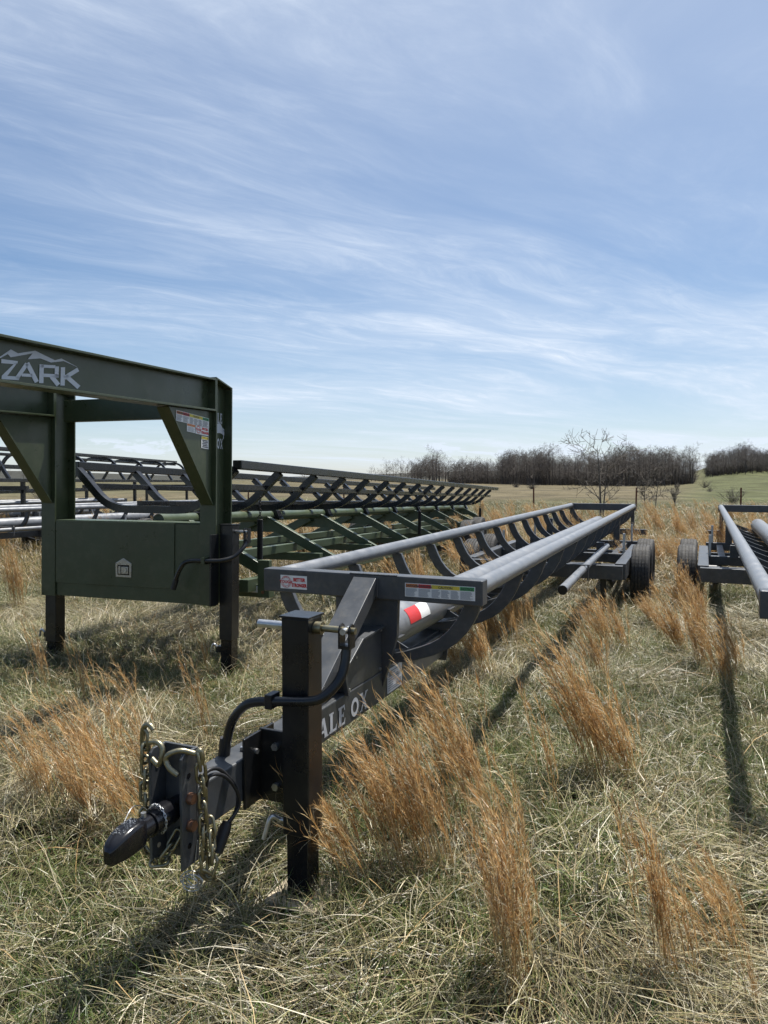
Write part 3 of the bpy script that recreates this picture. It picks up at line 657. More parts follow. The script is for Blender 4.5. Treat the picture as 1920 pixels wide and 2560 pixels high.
TC = empty('gooseneck_trailer', (-1.182, 5.243, 0), (R(-1.79), 0, R(-18.5)))
tag(TC, 'dark green gooseneck hay trailer with a tall front frame and black cradle', 'trailer')
GP, GL, K = 'green_paint', 'green_lower', 'black_paint'
XR, XL, XC = -.087, -1.552, -.82
for x in (XR, XL):
    m = MB(); ibeam_v(m, x, -.12, .105, .553, 2.212, .135, zr=2.165)
    m.prism([(-.12, 2.2125), (.105, 2.1655), (.105, 2.178), (-.12, 2.226)], 'x', x - .0675, x + .0675)
    up = m.build('upright', GP, TC, .002)
    # neck arm
    m = MB(); y0, y1 = -.121, -4.2
    for (za, zb, th) in ((2.213, 2.01, .014), (1.990, 1.80, .014)):
        m.add([(x + sx * .0675, y, z) for y, z in ((y0, za), (y1, zb)) for sx in (-1, 1)] + [(x + sx * .0675, y, z - th) for y, z in ((y0, za), (y1, zb)) for sx in (-1, 1)],
              [(0, 1, 3, 2), (4, 6, 7, 5), (0, 4, 5, 1), (2, 3, 7, 6), (0, 2, 6, 4), (1, 5, 7, 3)])
    m.prism([(y0, 2.199), (y1, 1.996), (y1, 1.80), (y0, 1.990)], 'x', x - .005, x + .005)
    m.box(x - .0675, x + .0675, -.134, -.1212, 1.990, 2.199)
    arm = m.build('neck_arm', GP, TC, .002)
    # gusset under the arm
    zt = lambda y: 1.974 + (y + .121) * (.19 / 4.079) 
    m = MB().prism([(-.1215, zt(-.121) - .001), (-.66, zt(-.66) - .001), (-.1215, 1.30)], 'x', x - .006, x + .032)
    d = Vector((0, .5385, 1.30 - zt(-.66))).normalized()
    m.bar((x, -.66, zt(-.66) - .004), (x, -.128, 1.295), .10, .010, Vector((1, 0, 0)).cross(d))
    gs = m.build('neck_gusset', GP, TC, .001)
    if x == XR:
        warning_sticker(gs, Plane((x + .0325, -.565, 1.862), (0, 1, -.035), (0, 0, 1)), .40, .072)
        tough_sticker(gs, Plane((x + .0325, -.335, 1.796), (0, 1, -.035), (0, 0, 1)), .165, .064)
        m = MB(); pl = Plane((x + .0345, -.44, 1.802), (0, 1, -.035), (0, 0, 1)); decal(m, [rect(0, 0, .10, .058)], pl); ws = m.build('warning_label', 'decal_white', gs)
        m = MB(); pl = Plane((x + .0355, -.44, 1.802), (0, 1, -.035), (0, 0, 1)); decal(m, [rect(.003, .040, .097, .055)], pl); m.build('heading_strip', 'decal_orange', ws)
        m = MB(); decal(m, [rect(.008, .006 + i * .008, .09 - .01 * (i % 2), .009 + i * .008) for i in range(4)], pl); m.build('small_print', 'decal_text', ws)
        m = MB(); pl = Plane((x + .0345, -.262, 1.700), (0, 1, -.035), (0, 0, 1)); decal(m, [rect(0, 0, .092, .088)], pl); cs = m.build('caution_label', 'decal_white', gs)
        m = MB(); pl = Plane((x + .0355, -.262, 1.700), (0, 1, -.035), (0, 0, 1)); decal(m, [rect(.003, .066, .089, .085)], pl); m.build('heading_strip', 'decal_yellow', cs)
        m = MB(); pl2 = Plane((x + .0365, -.262, 1.700), (0, 1, -.035), (0, 0, 1)); decal(m, [[(a + .046, b + .070) for a, b in p] for p in text_polys('CAUTION', .015, 'CENTER')], pl2); m.build('heading_word', 'decal_ink', cs)
        m = MB(); decal(m, [rect(.010 + .004 * (i % 2), .008 + i * .0115, .082 - .005 * (i % 3), .0145 + i * .0115) for i in range(5)], pl); m.build('small_print', 'decal_ink', cs)
        # lettering on the arm and upright
        OZ = [[(-1.806, 2.023), (-1.87, 1.938), (-1.85, 1.93), (-1.785, 2.016)], [(-1.807, 2.015), (-1.745, 1.929), (-1.719, 1.943), (-1.782, 2.03)], [(-1.83, 1.949), (-1.762, 1.957), (-1.761, 1.973), (-1.828, 1.964)], [(-1.714, 2.03), (-1.717, 1.933), (-1.688, 1.938), (-1.685, 2.035)], [(-1.714, 2.014), (-1.607, 2.029), (-1.605, 2.045), (-1.712, 2.03)], [(-1.61, 2.038), (-1.611, 1.981), (-1.583, 1.985), (-1.581, 2.043)], [(-1.581, 2.001), (-1.689, 1.987), (-1.69, 1.97), (-1.583, 1.983)], [(-1.646, 1.973), (-1.596, 1.934), (-1.572, 1.953), (-1.622, 1.992)], [(-1.567, 2.041), (-1.57, 1.943), (-1.539, 1.948), (-1.536, 2.047)], [(-1.534, 1.98), (-1.431, 2.044), (-1.446, 2.061), (-1.549, 1.997)], [(-1.542, 1.991), (-1.445, 1.943), (-1.422, 1.964), (-1.521, 2.012)], [(-1.952, 2.013), (-1.853, 2.021), (-1.855, 2.009), (-1.873, 2.002), (-1.953, 1.993)], [(-1.873, 2.007), (-1.853, 2.016), (-1.919, 1.935), (-1.95, 1.933)], [(-1.95, 1.933), (-1.951, 1.916), (-1.847, 1.928), (-1.84, 1.946)], [(-2.068, 1.987), (-1.981, 1.999), (-1.98, 2.016), (-2.066, 2.004)], [(-1.992, 2.009), (-1.995, 1.917), (-1.972, 1.921), (-1.969, 2.013)], [(-1.982, 1.929), (-2.069, 1.923), (-2.071, 1.906), (-1.985, 1.912)], [(-2.059, 1.912), (-2.056, 2.005), (-2.078, 2.001), (-2.081, 1.908)]]
        MT = [(-2.005, 1.988), (-1.896, 2.071), (-1.852, 2.06), (-1.742, 2.095), (-1.61, 2.071), (-1.562, 2.089), (-1.436, 2.063), (-1.547, 2.078), (-1.637, 2.054), (-1.71, 2.062), (-1.791, 2.042), (-1.76, 2.078), (-1.872, 2.04), (-1.897, 2.032), (-1.914, 2.044)]
        m = MB(); decal(m, OZ, lambda a, b: (x + .0075, a, b)); m.build('lettering', 'decal_silver', arm)
        m = MB(); decal(m, [MT], lambda a, b: (x + .0075, a, b)); m.build('mountain_emblem', 'decal_silver', arm)
        m = MB(); ps, _ = serif_polys('BALE', .075, 0, 0, .55); decal(m, [[(-.088 + a * 1.0, b + 1.905) for a, b in p] for p in ps], lambda a, b: (x + .0065, a, b)); m.build('lettering', 'decal_silver', up)
        m = MB(); ps, _ = serif_polys('OX', .075, 0, 0, .55); decal(m, [[(-.012 + a, b + 1.715) for a, b in p] for p in ps], lambda a, b: (x + .0065, a, b)); m.build('lettering', 'decal_silver', up)
        OXP = [(.066, .074), (.09, .068), (.105, .075), (.118, .055), (.122, .06), (.106, .084), (.09, .076), (.06, .090), (.045, .11), (.02, .118), (-.01, .11), (-.05, .098), (-.075, .105), (-.085, .085), (-.07, .06), (-.045, .06), (-.035, .035), (-.04, .005), (-.028, .005), (-.02, .04), (.03, .045), (.06, .04), (.075, .03), (.072, .005), (.084, .005), (.086, .035), (.098, .03), (.104, .004), (.115, .004), (.106, .04), (.09, .06)]
        m = MB(); decal(m, [[(a, b + 1.788) for a, b in OXP]], lambda a, b: (x + .0065, a, b)); m.build('ox_emblem', 'decal_silver', up)
MB().box(XL + .069, XR - .069, -.03, .03, 1.945, 2.118).build('cross_beam', GP, TC, .003)
MB().box(XL - .05, XR + .05, -4.32, -4.205, 1.76, 2.03).build('neck_nose_plate', GP, TC, .003)
# tool box between the uprights
tb = MB().box(XL + .0685, XR - .0685, -.106, .16, .556, 1.150).build('tool_box', GP, TC, .003)
MB().box(XL + .0685, -.378, -.1145, -.1062, .66, 1.152).build('tool_box_door', GP, tb, .002)
MB().box(XL + .0685, XR - .0685, -.1065, .1605, 1.1525, 1.160).build('tool_box_top', 'green_lower', tb, .002)
lp = [(-.901, .729), (-.757, .729), (-.755, .838), (-.830, .878), (-.903, .838)]
lt = MB().prism(lp, 'y', -.121, -.1148).build('latch', 'steel_latch', tb, .004)
MB().box(-.882, -.776, -.1225, -.1212, .748, .825).build('latch_recess', 'gloss_black', lt)
MB().box(-.872, -.852, -.126, -.1227, .755, .815).box(-.845, -.782, -.126, -.1227, .757, .812).build('latch_paddle', 'steel_latch', lt, .002)
MB().tube([(-.812, -.1265, .785), (-.812, -.131, .785)], .020, 14).build('latch_lock', 'steel_latch', lt)
MB().tube([(-.829, -.1215, .856), (-.829, -.124, .856)], .010, 12).build('rivet', 'steel_latch', lt)
# jacks
for x in (XR + .125, XL - .02):
    right = x > -1
    yb = -.02
    jk = MB().box(x - .052, x + .052, yb - .055, yb + .05, .17 if not right else .30, 1.146 if right else .60).build('jack', K, TC, .004)
    MB().box(x - .045, x + .045, yb - .045, yb + .045, .012, .33).build('jack_leg', 'gloss_black', jk, .003)
    MB().box(x - .09, x + .09, yb - .09, yb + .09, -.002, .0115).build('jack_foot', K, jk, .003)
    if right:
        MB().box(x - .058, x + .058, yb - .061, yb + .056, 1.1465, 1.154).build('jack_cap', K, jk)
        MB().box(x - .0665, x - .0525, -.19, -.085, .56, 1.08).build('jack_bracket', K, jk, .003)
        for z in (.62, .75, .88, 1.0): MB().tube([(x - .067, -.165, z), (x - .073, -.165, z)], .010, 6).build('bolt', 'zinc', jk)
        MB().tube([(x + .0525, yb, 1.10), (x + .15, yb, 1.10)], .012, 10).build('crank_shaft', 'zinc', jk)
        MB().box(x + .125, x + .131, yb - .022, yb + .022, 1.03, 1.125).box(x + .157, x + .163, yb - .022, yb + .022, 1.03, 1.125).box(x + .125, x + .163, yb - .022, yb + .022, 1.02, 1.031).build('crank_yoke', K, jk)
        MB().tube(smooth_path([(x + .144, yb, 1.03), (x + .14, yb - .05, .985), (x + .10, -.12, .925), (x + .03, -.18, .897), (x - .06, -.205, .892), (x - .20, -.205, .888), (x - .27, -.205, .865), (x - .32, -.205, .79), (x - .345, -.205, .715)], 5), .0165, 12).build('crank_handle', K, jk)
        MB().tube([(x - .335, -.205, .745), (x - .36, -.205, .675)], .020, 12).build('handle_grip', 'cable_rubber', jk)
        MB().box(x - .115, x - .085, -.228, -.121, .865, .915).build('handle_clip', GP, jk, .003)
    MB().tube(smooth_path([(x - .0525, yb, .225), (x - .085, yb - .02, .235), (x - .11, yb - .03, .26), (x - .125, yb - .03, .24), (x - .135, yb - .03, .20)], 4), .009, 8).build('drop_leg_pin', 'zinc', jk)
    MB().box(x - .095, x - .0525, yb - .03, yb + .03, .20, .245).build('pin_lug', K, jk, .002)
# lower frame
for sx in (-1, 1):
    xx = XC + sx * .82
    MB().box(xx - .04, xx + .04, .25, 12.3, .61, .71).build('side_beam', GL, TC, .004)
    MB().box(XC + sx * .36 - .035, XC + sx * .36 + .035, .162, 12.0, .80, .88).build('inner_beam', GL, TC, .004)
for y in (.42, 1.9, 3.4, 4.9, 6.4, 7.9, 9.4, 10.9, 12.2):
    e = .98 if y < .5 else .76
    MB().box(XC - e, XC + e, y - .04, y + .04, .56 if y < .5 else .72, .66 if y < .5 else .7995).build('cross_member', GL, TC, .004)
m = MB().box(XC + .90, XC + 1.0, .33, .3795, .565, .86).build('end_bracket', GL, TC, .003)
for a0, a1, mt in ((.66, .77, 'decal_red'), (.77, .885, 'decal_white')):
    MB().box(XC + a0, XC + a1, .3775, .3795, .595, .65).build('reflector_tape', mt, TC)
MB().tube([(XC + .95, .3285, .61), (XC + .95, .320, .61)], .013, 10).build('bolt', 'copper_bolt', TC)
# pivot pipe and trestles
MB().tube([(XC, .30, 1.155), (XC, 6, 1.155), (XC, 12.3, 1.155)], .055, 20).build('pivot_pipe', GL, TC)
for i, y in enumerate((.62, 2.05, 3.45, 4.85, 6.25, 7.65, 9.05, 10.45, 11.85)):
    tr = empty('trestle', (0, 0, 0)); tr.parent = TC
    for sx in (-1, 1):
        MB().bar((XC + sx * .05, y + sx * .035, 1.11), (XC + sx * .84, y + sx * .035, .7105), .066, .095).build('strut', GL, tr, .004)
    MB().prism([(XC - .30, .99), (XC + .30, .99), (XC + .10, 1.115), (XC - .10, 1.115)], 'y', y - .005, y + .005).build('peak_plate', GL, tr)
    MB().prism([(XC - .12, 1.12), (XC + .12, 1.12), (XC + .075, 1.2145), (XC - .075, 1.2145)], 'y', y + .20, y + .30).build('pivot_block', 'black_tube', tr, .004)
# springs with chains on the right side
def coil(parent, x, y, z0, z1):
    m = MB(); turns = 40; pts = []
    for i in range(turns * 8 + 1):
        a = 2 * math.pi * i / 8; pts.append((x + .021 * math.cos(a), y + .021 * math.sin(a), z0 + (z1 - z0) * i / (turns * 8)))
    m.tube(pts, .0048, 5); s = m.build('coil_spring', 'spring_steel', parent)
    m = MB().tube([(x + .018 * math.cos(a), y, z1 + .018 + .018 * math.sin(a)) for a in (2 * math.pi * i / 12 for i in range(12))], .004, 6, closed=True)
    for k in range(6):
        zz = z1 + .045 + k * .026; c = [(x + (.009 * math.cos(a) if k % 2 else 0), y + (0 if k % 2 else .009 * math.cos(a)), zz + .017 * math.sin(a)) for a in (2 * math.pi * i / 10 for i in range(10))]
        m.tube(c, .0032, 5, closed=True)
    for k in range(3):
        zz = z0 - .02 - k * .026; c = [(x + (.009 * math.cos(a) if k % 2 else 0), y + (0 if k % 2 else .009 * math.cos(a)), zz + .017 * math.sin(a)) for a in (2 * math.pi * i / 10 for i in range(10))]
        m.tube(c, .0032, 5, closed=True)
    m.build('spring_chain', 'spring_steel', s)
for y in (.55, 5.4, 10.1): coil(TC, XC + .80, y, .83, 1.17)
# axles
for sx in (-1, 1):
    MB().box(XC + sx * .80 - .035, XC + sx * .80 + .035, 6.6, 9.6, .50, .6095).build('axle_beam', K, TC, .003)
    for y in (7.8, 8.75): wheel('tyre', TC, XC + sx * 1.03, y, .372 + SL * y, .372, .215, sx)
for y in (7.8, 8.75): MB().tube([(XC - .95, y, .372 + SL * y), (XC + .95, y, .372 + SL * y)], .04, 12).build('axle', K, TC)
cr_ = empty('cradle', (XC, .22, 1.245)); cr_.parent = TC
cradle(cr_, 12.1, n=16, first=-.02)

# upturned black cradle on another trailer, far left
TF = empty('upturned_cradle', (0, 0, 0))
tag(TF, 'black tube cradle lying upside down on posts behind the pipe trailers at far left', 'cradle')
TF.matrix_world = Matrix.Translation((-8.02, 12.0, 2.04)) @ Matrix.Rotation(R(-4), 4, 'Z') @ Matrix.Rotation(R(-.4), 4, 'X') @ Matrix.Rotation(R(180), 4, 'Y')
cradle(TF, 12.0, hw=.70, n=8, first=-.02, step=1.7, zs=1.7)
for sx in (-1, 1): MB().box(sx * .19 - .03, sx * .19 + .03, .0, 12.0, -.085, -.031).build('ridge_rail', 'black_tube', TF, .004)
for y in (2.2, 7.5, 11.6):
    for sx in (-1, 1): MB().bar((sx * .68, y, .62), (sx * .68, y, 2.2), .07, .07).build('stand_post', 'black_tube', TF)
    MB().box(-.78, .78, y - .05, y + .05, .70, .78).build('stand_beam', 'black_tube', TF, .004)
for sx in (-1, 1): MB().box(sx * .66 - .03, sx * .66 + .03, .1, 11.9, .781, .84).build('stand_rail', 'black_tube', TF, .004)

# ================================================================== vegetation generators
def set_col(me, cols):
    a = me.color_attributes.new('Col', 'FLOAT_COLOR', 'POINT'); a.data.foreach_set('color', np.concatenate([np.asarray(cols, float), np.ones((len(cols), 1))], 1).ravel())
def strips(specs, name, mat):
    """specs: (points (k,3), widths (k,), side vector, colour root, colour tip) -> ribbon mesh"""
    V = []; F = []; Cc = []
    for pts, w, side, c0, c1 in specs:
        k = len(pts); b = len(V)
        for i in range(k):
            f = i / (k - 1); c = c0 * (1 - f) + c1 * f
            if i == k - 1: V.append(pts[i]); Cc.append(c)
            else:
                V.append(pts[i] - side * w[i] / 2); V.append(pts[i] + side * w[i] / 2); Cc += [c, c]
        for i in range(k - 2): F.append((b + 2 * i, b + 2 * i + 1, b + 2 * i + 3, b + 2 * i + 2))
        F.append((b + 2 * (k - 2), b + 2 * (k - 2) + 1, b + 2 * (k - 1)))
    me = bpy.data.meshes.new(name); me.from_pydata([tuple(v) for v in V], [], F); set_col(me, Cc); me.materials.append(MATS[mat])
    return me
STRAW = np.array([[.42, .350, .200], [.48, .42, .265], [.33, .28, .155], [.28, .245, .13], [.54, .49, .35], [.36, .27, .14]])
GREEN = np.array([[.080, .128, .024], [.11, .155, .034], [.14, .175, .048], [.062, .108, .024]])
OLIVE = np.array([[.175, .170, .062], [.225, .21, .088]])
SEDGE = np.array([[.50, .300, .118], [.60, .41, .190], [.41, .21, .075], [.66, .49, .26], [.56, .35, .145]])
def blade(rg, base, az, el, L, w, c0, c1, curve, segs=4):
    pts = [np.array(base, float)]; e = el; a = az; st = L / segs
    for i in range(segs):
        d = np.array([math.cos(e) * math.cos(a), math.cos(e) * math.sin(a), math.sin(e)])
        p = pts[-1] + d * st; p[2] = max(p[2], .004 + rg.uniform(0, .006)); pts.append(p); e -= curve / segs * rg.uniform(.5, 1.5); a += rg.uniform(-.25, .25)
    side = np.array([-math.sin(az), math.cos(az), rg.uniform(-.6, .6)]); side /= np.linalg.norm(side)
    return pts, [w, w, w * .8, w * .5, 0][:segs + 1], side, c0, c1
TILE = .5
def grass_tile(seed, green, dense=1.0, tint=(1, 1, 1), matted=0.0):
    """half-metre square of turf; blades spill over its edges"""
    rg = np.random.default_rng(seed); out = []; h = TILE / 2; ph = rg.uniform(0, 6.28, 2); flow = rg.uniform(0, 6.283)
    for _ in range(int(1300 * dense * (1.05 - .45 * green))):
        bx_, by_ = rg.uniform(-h, h, 2); b = [bx_, by_, rg.uniform(0, .02) + .035 * (1 + math.sin(bx_ * 25.1 + ph[0]) * math.sin(by_ * 25.1 + ph[1]))]
        c = STRAW[rg.integers(6)] if rg.random() < .72 - .30 * green else OLIVE[rg.integers(2)]
        c = c * (rg.uniform(.20, .7) if rg.random() < .48 else rg.uniform(.85, 1.55)); el = R(rg.uniform(0, 20)) if rg.random() < .45 else R(rg.uniform(15, 75))  # dark and bright blade tones imitate shaded gaps and sunlit highlights
        if rg.random() < matted:
            out.append(blade(rg, b, flow + rg.normal(0, .45) + 1.2 * bx_, R(rg.uniform(0, 32)), rg.uniform(.14, .34), rg.uniform(.0013, .0028), c * .85, c, rg.uniform(.1, .9)))
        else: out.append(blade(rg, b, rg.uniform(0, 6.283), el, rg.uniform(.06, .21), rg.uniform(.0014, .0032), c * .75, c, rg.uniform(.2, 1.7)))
    for q in range(int(13 + 42 * green)):
        cx, cy = rg.uniform(-h, h, 2); rad = rg.uniform(.02, .07); tall = rg.uniform(.7, 1.15)
        for _ in range(int(rg.integers(14, 34) * dense)):
            b = [cx + rg.normal(0, rad), cy + rg.normal(0, rad), 0]
            c = GREEN[rg.integers(4)] if rg.random() < .85 else OLIVE[rg.integers(2)]
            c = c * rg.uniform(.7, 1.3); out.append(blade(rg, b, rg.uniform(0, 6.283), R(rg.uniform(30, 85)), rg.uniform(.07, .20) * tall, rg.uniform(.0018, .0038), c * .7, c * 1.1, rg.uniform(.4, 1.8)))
    for _ in range(int(12 * dense)):
        b = [rg.uniform(-h, h), rg.uniform(-h, h), rg.uniform(0, .05)]
        c = (STRAW if rg.random() < .7 else SEDGE)[rg.integers(5)] * rg.uniform(.8, 1.15); out.append(blade(rg, b, rg.uniform(0, 6.283), R(rg.uniform(0, 50)), rg.uniform(.22, .5), rg.uniform(.0022, .0036), c * .85, c, rg.uniform(.1, .8), 4))
    tn = np.array(tint); out = [(p, w, sd, a * tn, b * tn) for p, w, sd, a, b in out]
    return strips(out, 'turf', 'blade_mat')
def curl_patch(seed):
    rg = np.random.default_rng(seed); out = []
    for _ in range(60):
        b = [rg.normal(0, .07), rg.normal(0, .07), rg.uniform(0, .04)]
        c = (SEDGE * .85 if rg.random() < .5 else STRAW)[rg.integers(5)] * rg.uniform(.55, 1.0); out.append(blade(rg, b, rg.uniform(0, 6.283), R(rg.uniform(20, 85)), rg.uniform(.08, .22), rg.uniform(.0016, .003), c * .8, c, rg.uniform(1.0, 4.0), 4))
    return strips(out, 'curl_patch', 'blade_mat')
def sedge_clump(seed, nst, h, lean, spread, name='broomsedge'):
    rg = np.random.default_rng(seed); out = []
    for _ in range(nst):
        base = np.array([rg.normal(0, .035), rg.normal(0, .035), 0]); H = h * rg.uniform(.55, 1.05)
        az = rg.uniform(0, 6.283); dirv_ = np.array([lean[0] + spread * rg.normal(), lean[1] + spread * rg.normal(), 0])
        k = 9; pts = [base]
        for i in range(1, k + 1):
            f = i / k; pts.append(base + np.array([0, 0, H * (f - .12 * f * f * np.linalg.norm(dirv_))]) + dirv_ * H * (.35 * f + .65 * f * f))
        pts = [np.asarray(p) for p in pts]
        c = SEDGE[rg.integers(5)] * rg.uniform(.75, 1.1); tipc = SEDGE[rg.integers(5)] * rg.uniform(.9, 1.15)
        side = np.array([math.cos(az), math.sin(az), 0]); w = rg.uniform(.0026, .0042)
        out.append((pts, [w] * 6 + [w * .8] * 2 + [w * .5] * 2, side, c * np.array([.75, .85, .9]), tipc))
        # racemes and bracts hugging the upper stem
        for j in range(int(rg.integers(26, 40))):
            f = rg.uniform(.36, .99); i = min(int(f * k), k - 1); g = f * k - i
            p = pts[i] * (1 - g) + pts[i + 1] * g; d = pts[i + 1] - pts[i]; d /= np.linalg.norm(d)
            q = rg.normal(size=3); q -= d * q.dot(d); q /= np.linalg.norm(q)
            L = rg.uniform(.04, .10) * (1.15 - .35 * f); op = rg.uniform(.12, .55)
            e1 = p + (d + q * op) * L * .55; e2 = p + (d * 1.0 + q * op * rg.uniform(1.0, 2.2)) * L
            cc_ = SEDGE[rg.integers(5)] * rg.uniform(.7, 1.25); sd = np.cross(d, q); sd /= np.linalg.norm(sd)
            out.append(([p, e1, e2], [.0030, .0026, 0], sd, cc_ * .9, cc_))
            if rg.random() < .35:
                e3 = p + (d * .6 + q * rg.uniform(.6, 1.3)) * L * .8
                out.append(([p, (p + e3) / 2 + d * .006, e3], [.0014, .0012, 0], sd, STRAW[4] * .9, STRAW[4]))
    for _ in range(nst * 3):
        b = [rg.normal(0, .05), rg.normal(0, .05), 0]; c = (SEDGE if rg.random() < .55 else STRAW)[rg.integers(5)] * rg.uniform(.6, 1.0)
        out.append(blade(rg, b, rg.uniform(0, 6.283), R(rg.uniform(45, 88)), rg.uniform(.10, .30), rg.uniform(.0016, .003), c * .8, c, rg.uniform(.8, 3.2), 4))
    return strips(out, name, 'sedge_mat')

# scattered grass: instances on points
def scatter(name, protos, pts, rot, scl, idx, label, kind='stuff', cat='grass'):
    pc_ = bpy.data.collections.new(name + '_pieces')
    for i, me in enumerate(protos):
        o = bpy.data.objects.new('%s_piece_%02d' % (name, i), me); pc_.objects.link(o)
    me = bpy.data.meshes.new(name); me.from_pydata([tuple(p) for p in pts], [], [])
    a = me.attributes.new('rot', 'FLOAT_VECTOR', 'POINT'); a.data.foreach_set('vector', np.asarray(rot, float).ravel())
    a = me.attributes.new('scl', 'FLOAT', 'POINT'); a.data.foreach_set('value', np.asarray(scl, float))
    a = me.attributes.new('pick', 'INT', 'POINT'); a.data.foreach_set('value', np.asarray(idx, np.int32))
    o = bpy.data.objects.new(name, me); col.objects.link(o)
    ng = bpy.data.node_groups.new(name, 'GeometryNodeTree')
    ng.interface.new_socket('Geometry', in_out='INPUT', socket_type='NodeSocketGeometry'); ng.interface.new_socket('Geometry', in_out='OUTPUT', socket_type='NodeSocketGeometry')
    n, l = NT(ng)
    gi = n('NodeGroupInput'); go = n('NodeGroupOutput'); ip = n('GeometryNodeInstanceOnPoints')
    ci = n('GeometryNodeCollectionInfo'); ci.inputs[0].default_value = pc_; ci.inputs['Separate Children'].default_value = True; ci.inputs['Reset Children'].default_value = True
    def attr(nm, dt):
        q = n('GeometryNodeInputNamedAttribute', data_type=dt); q.inputs['Name'].default_value = nm; return q.outputs[0]
    er = n('FunctionNodeEulerToRotation'); l(attr('rot', 'FLOAT_VECTOR'), er.inputs[0])
    l(gi.outputs[0], ip.inputs['Points']); l(ci.outputs[0], ip.inputs['Instance']); ip.inputs['Pick Instance'].default_value = True
    l(attr('pick', 'INT'), ip.inputs['Instance Index']); l(er.outputs[0], ip.inputs['Rotation']); l(attr('scl', 'FLOAT'), ip.inputs['Scale'])
    l(ip.outputs[0], go.inputs[0])
    md = o.modifiers.new('scatter', 'NODES'); md.node_group = ng
    tag(o, label, cat, kind=kind); return o
RG = np.random.default_rng(77)
def patchy(x, y, s, ph):
    return .5 + .25 * (np.sin(x * s + ph + 1.7 * np.sin(y * s * .8)) + np.sin(y * s * 1.3 + ph * 2 + 1.3 * np.sin(x * s * .6)))
def wedge(d0, d1, dens, rg):
    out = []
    nrow = np.linspace(d0, d1, max(2, int((d1 - d0) / .5)) + 1)
    for a, b in zip(nrow, nrow[1:]):
        hwid = .62 * b + 1.6; k = rg.poisson(dens * 2 * hwid * (b - a)); out.append(np.stack([rg.uniform(-hwid, hwid, k), rg.uniform(a, b, k)], 1))
    return np.concatenate(out)
def rings(rg, table): 
    P, Sx = [], []
    for d0, d1, dens, s in table:
        p = wedge(d0, d1, dens, rg); P.append(p); Sx.append(np.full(len(p), s))
    return np.concatenate(P), np.concatenate(Sx)
def turf(name, d0, d1, sca, protos, levels, label, skip=0.0, rg=RG):
    """square tiles of turf laid edge to edge, quarter-turned and nudged"""
    step = TILE * sca; pts = []; rot = []; sl2 = []; ix = []
    for y in np.arange(d0 + step / 2, d1, step):
        hwid = .60 * y + 1.6
        for x in np.arange(-hwid, hwid, step):
            if rg.random() < skip: continue
            px, py = x + rg.uniform(-.06, .06) * step, y + rg.uniform(-.06, .06) * step
            g = patchy(px, py, 1.15, .6) + rg.normal(0, .12); lv = int(np.clip((g - .15) * 1.75 * levels, 0, levels - 1)); k = len(protos) // levels
            pts.append((px, py, float(hgt(px, py)) - .006)); rot.append((0, 0, rg.integers(0, 4) * math.pi / 2 + rg.uniform(-.2, .2))); sl2.append(sca * rg.uniform(1.0, 1.12)); ix.append(lv * k + int(rg.integers(0, k)))
    return scatter(name, protos, pts, rot, sl2, ix, label)
TL = [grass_tile(100 + 10 * lv + k, (.0, .22, .5, .9)[lv], (.95, 1.05, 1.0, 1.0)[lv], (1, 1, 1), (.65, .35, .15, .05)[lv]) for lv in range(4) for k in range(3)]
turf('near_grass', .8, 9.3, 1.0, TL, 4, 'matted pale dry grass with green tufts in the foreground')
TM = [grass_tile(160 + 10 * lv + k, (.05, .3, .6)[lv], .75, (.92, .80, .62)) for lv in range(3) for k in range(2)]
turf('middle_grass', 9.3, 22.0, 1.9, TM, 3, 'matted dry grass around the rear of the trailers')
TFA = [grass_tile(190 + 10 * lv + k, (.55, 1.0)[lv], .6, (.78, .76, .62)) for lv in range(2) for k in range(2)]
turf('far_grass', 22.0, 48.0, 2.6, TFA, 2, 'rough greenish grass beyond the trailers up to and past the fence', .25)
P, Sx = rings(RG, [(1.0, 6, 26, 1.0), (6, 14, 14, 1.2), (14, 30, 5, 1.7)]); kk = np.clip((patchy(P[:, 0], P[:, 1], 1.0, 4.1) - .5) * 2.6, 0, .9) > RG.random(len(P)); P, Sx = P[kk], Sx[kk]; N = len(P)
scatter('curled_leaves', [curl_patch(400 + i) for i in range(4)], np.stack([P[:, 0], P[:, 1], hgt(P[:, 0], P[:, 1])], 1), np.stack([np.zeros(N), np.zeros(N), RG.uniform(0, 6.28, N)], 1), Sx * RG.uniform(.75, 1.3, N), RG.integers(0, 4, N), 'low rusty curled leaves at the feet of the tall grass')

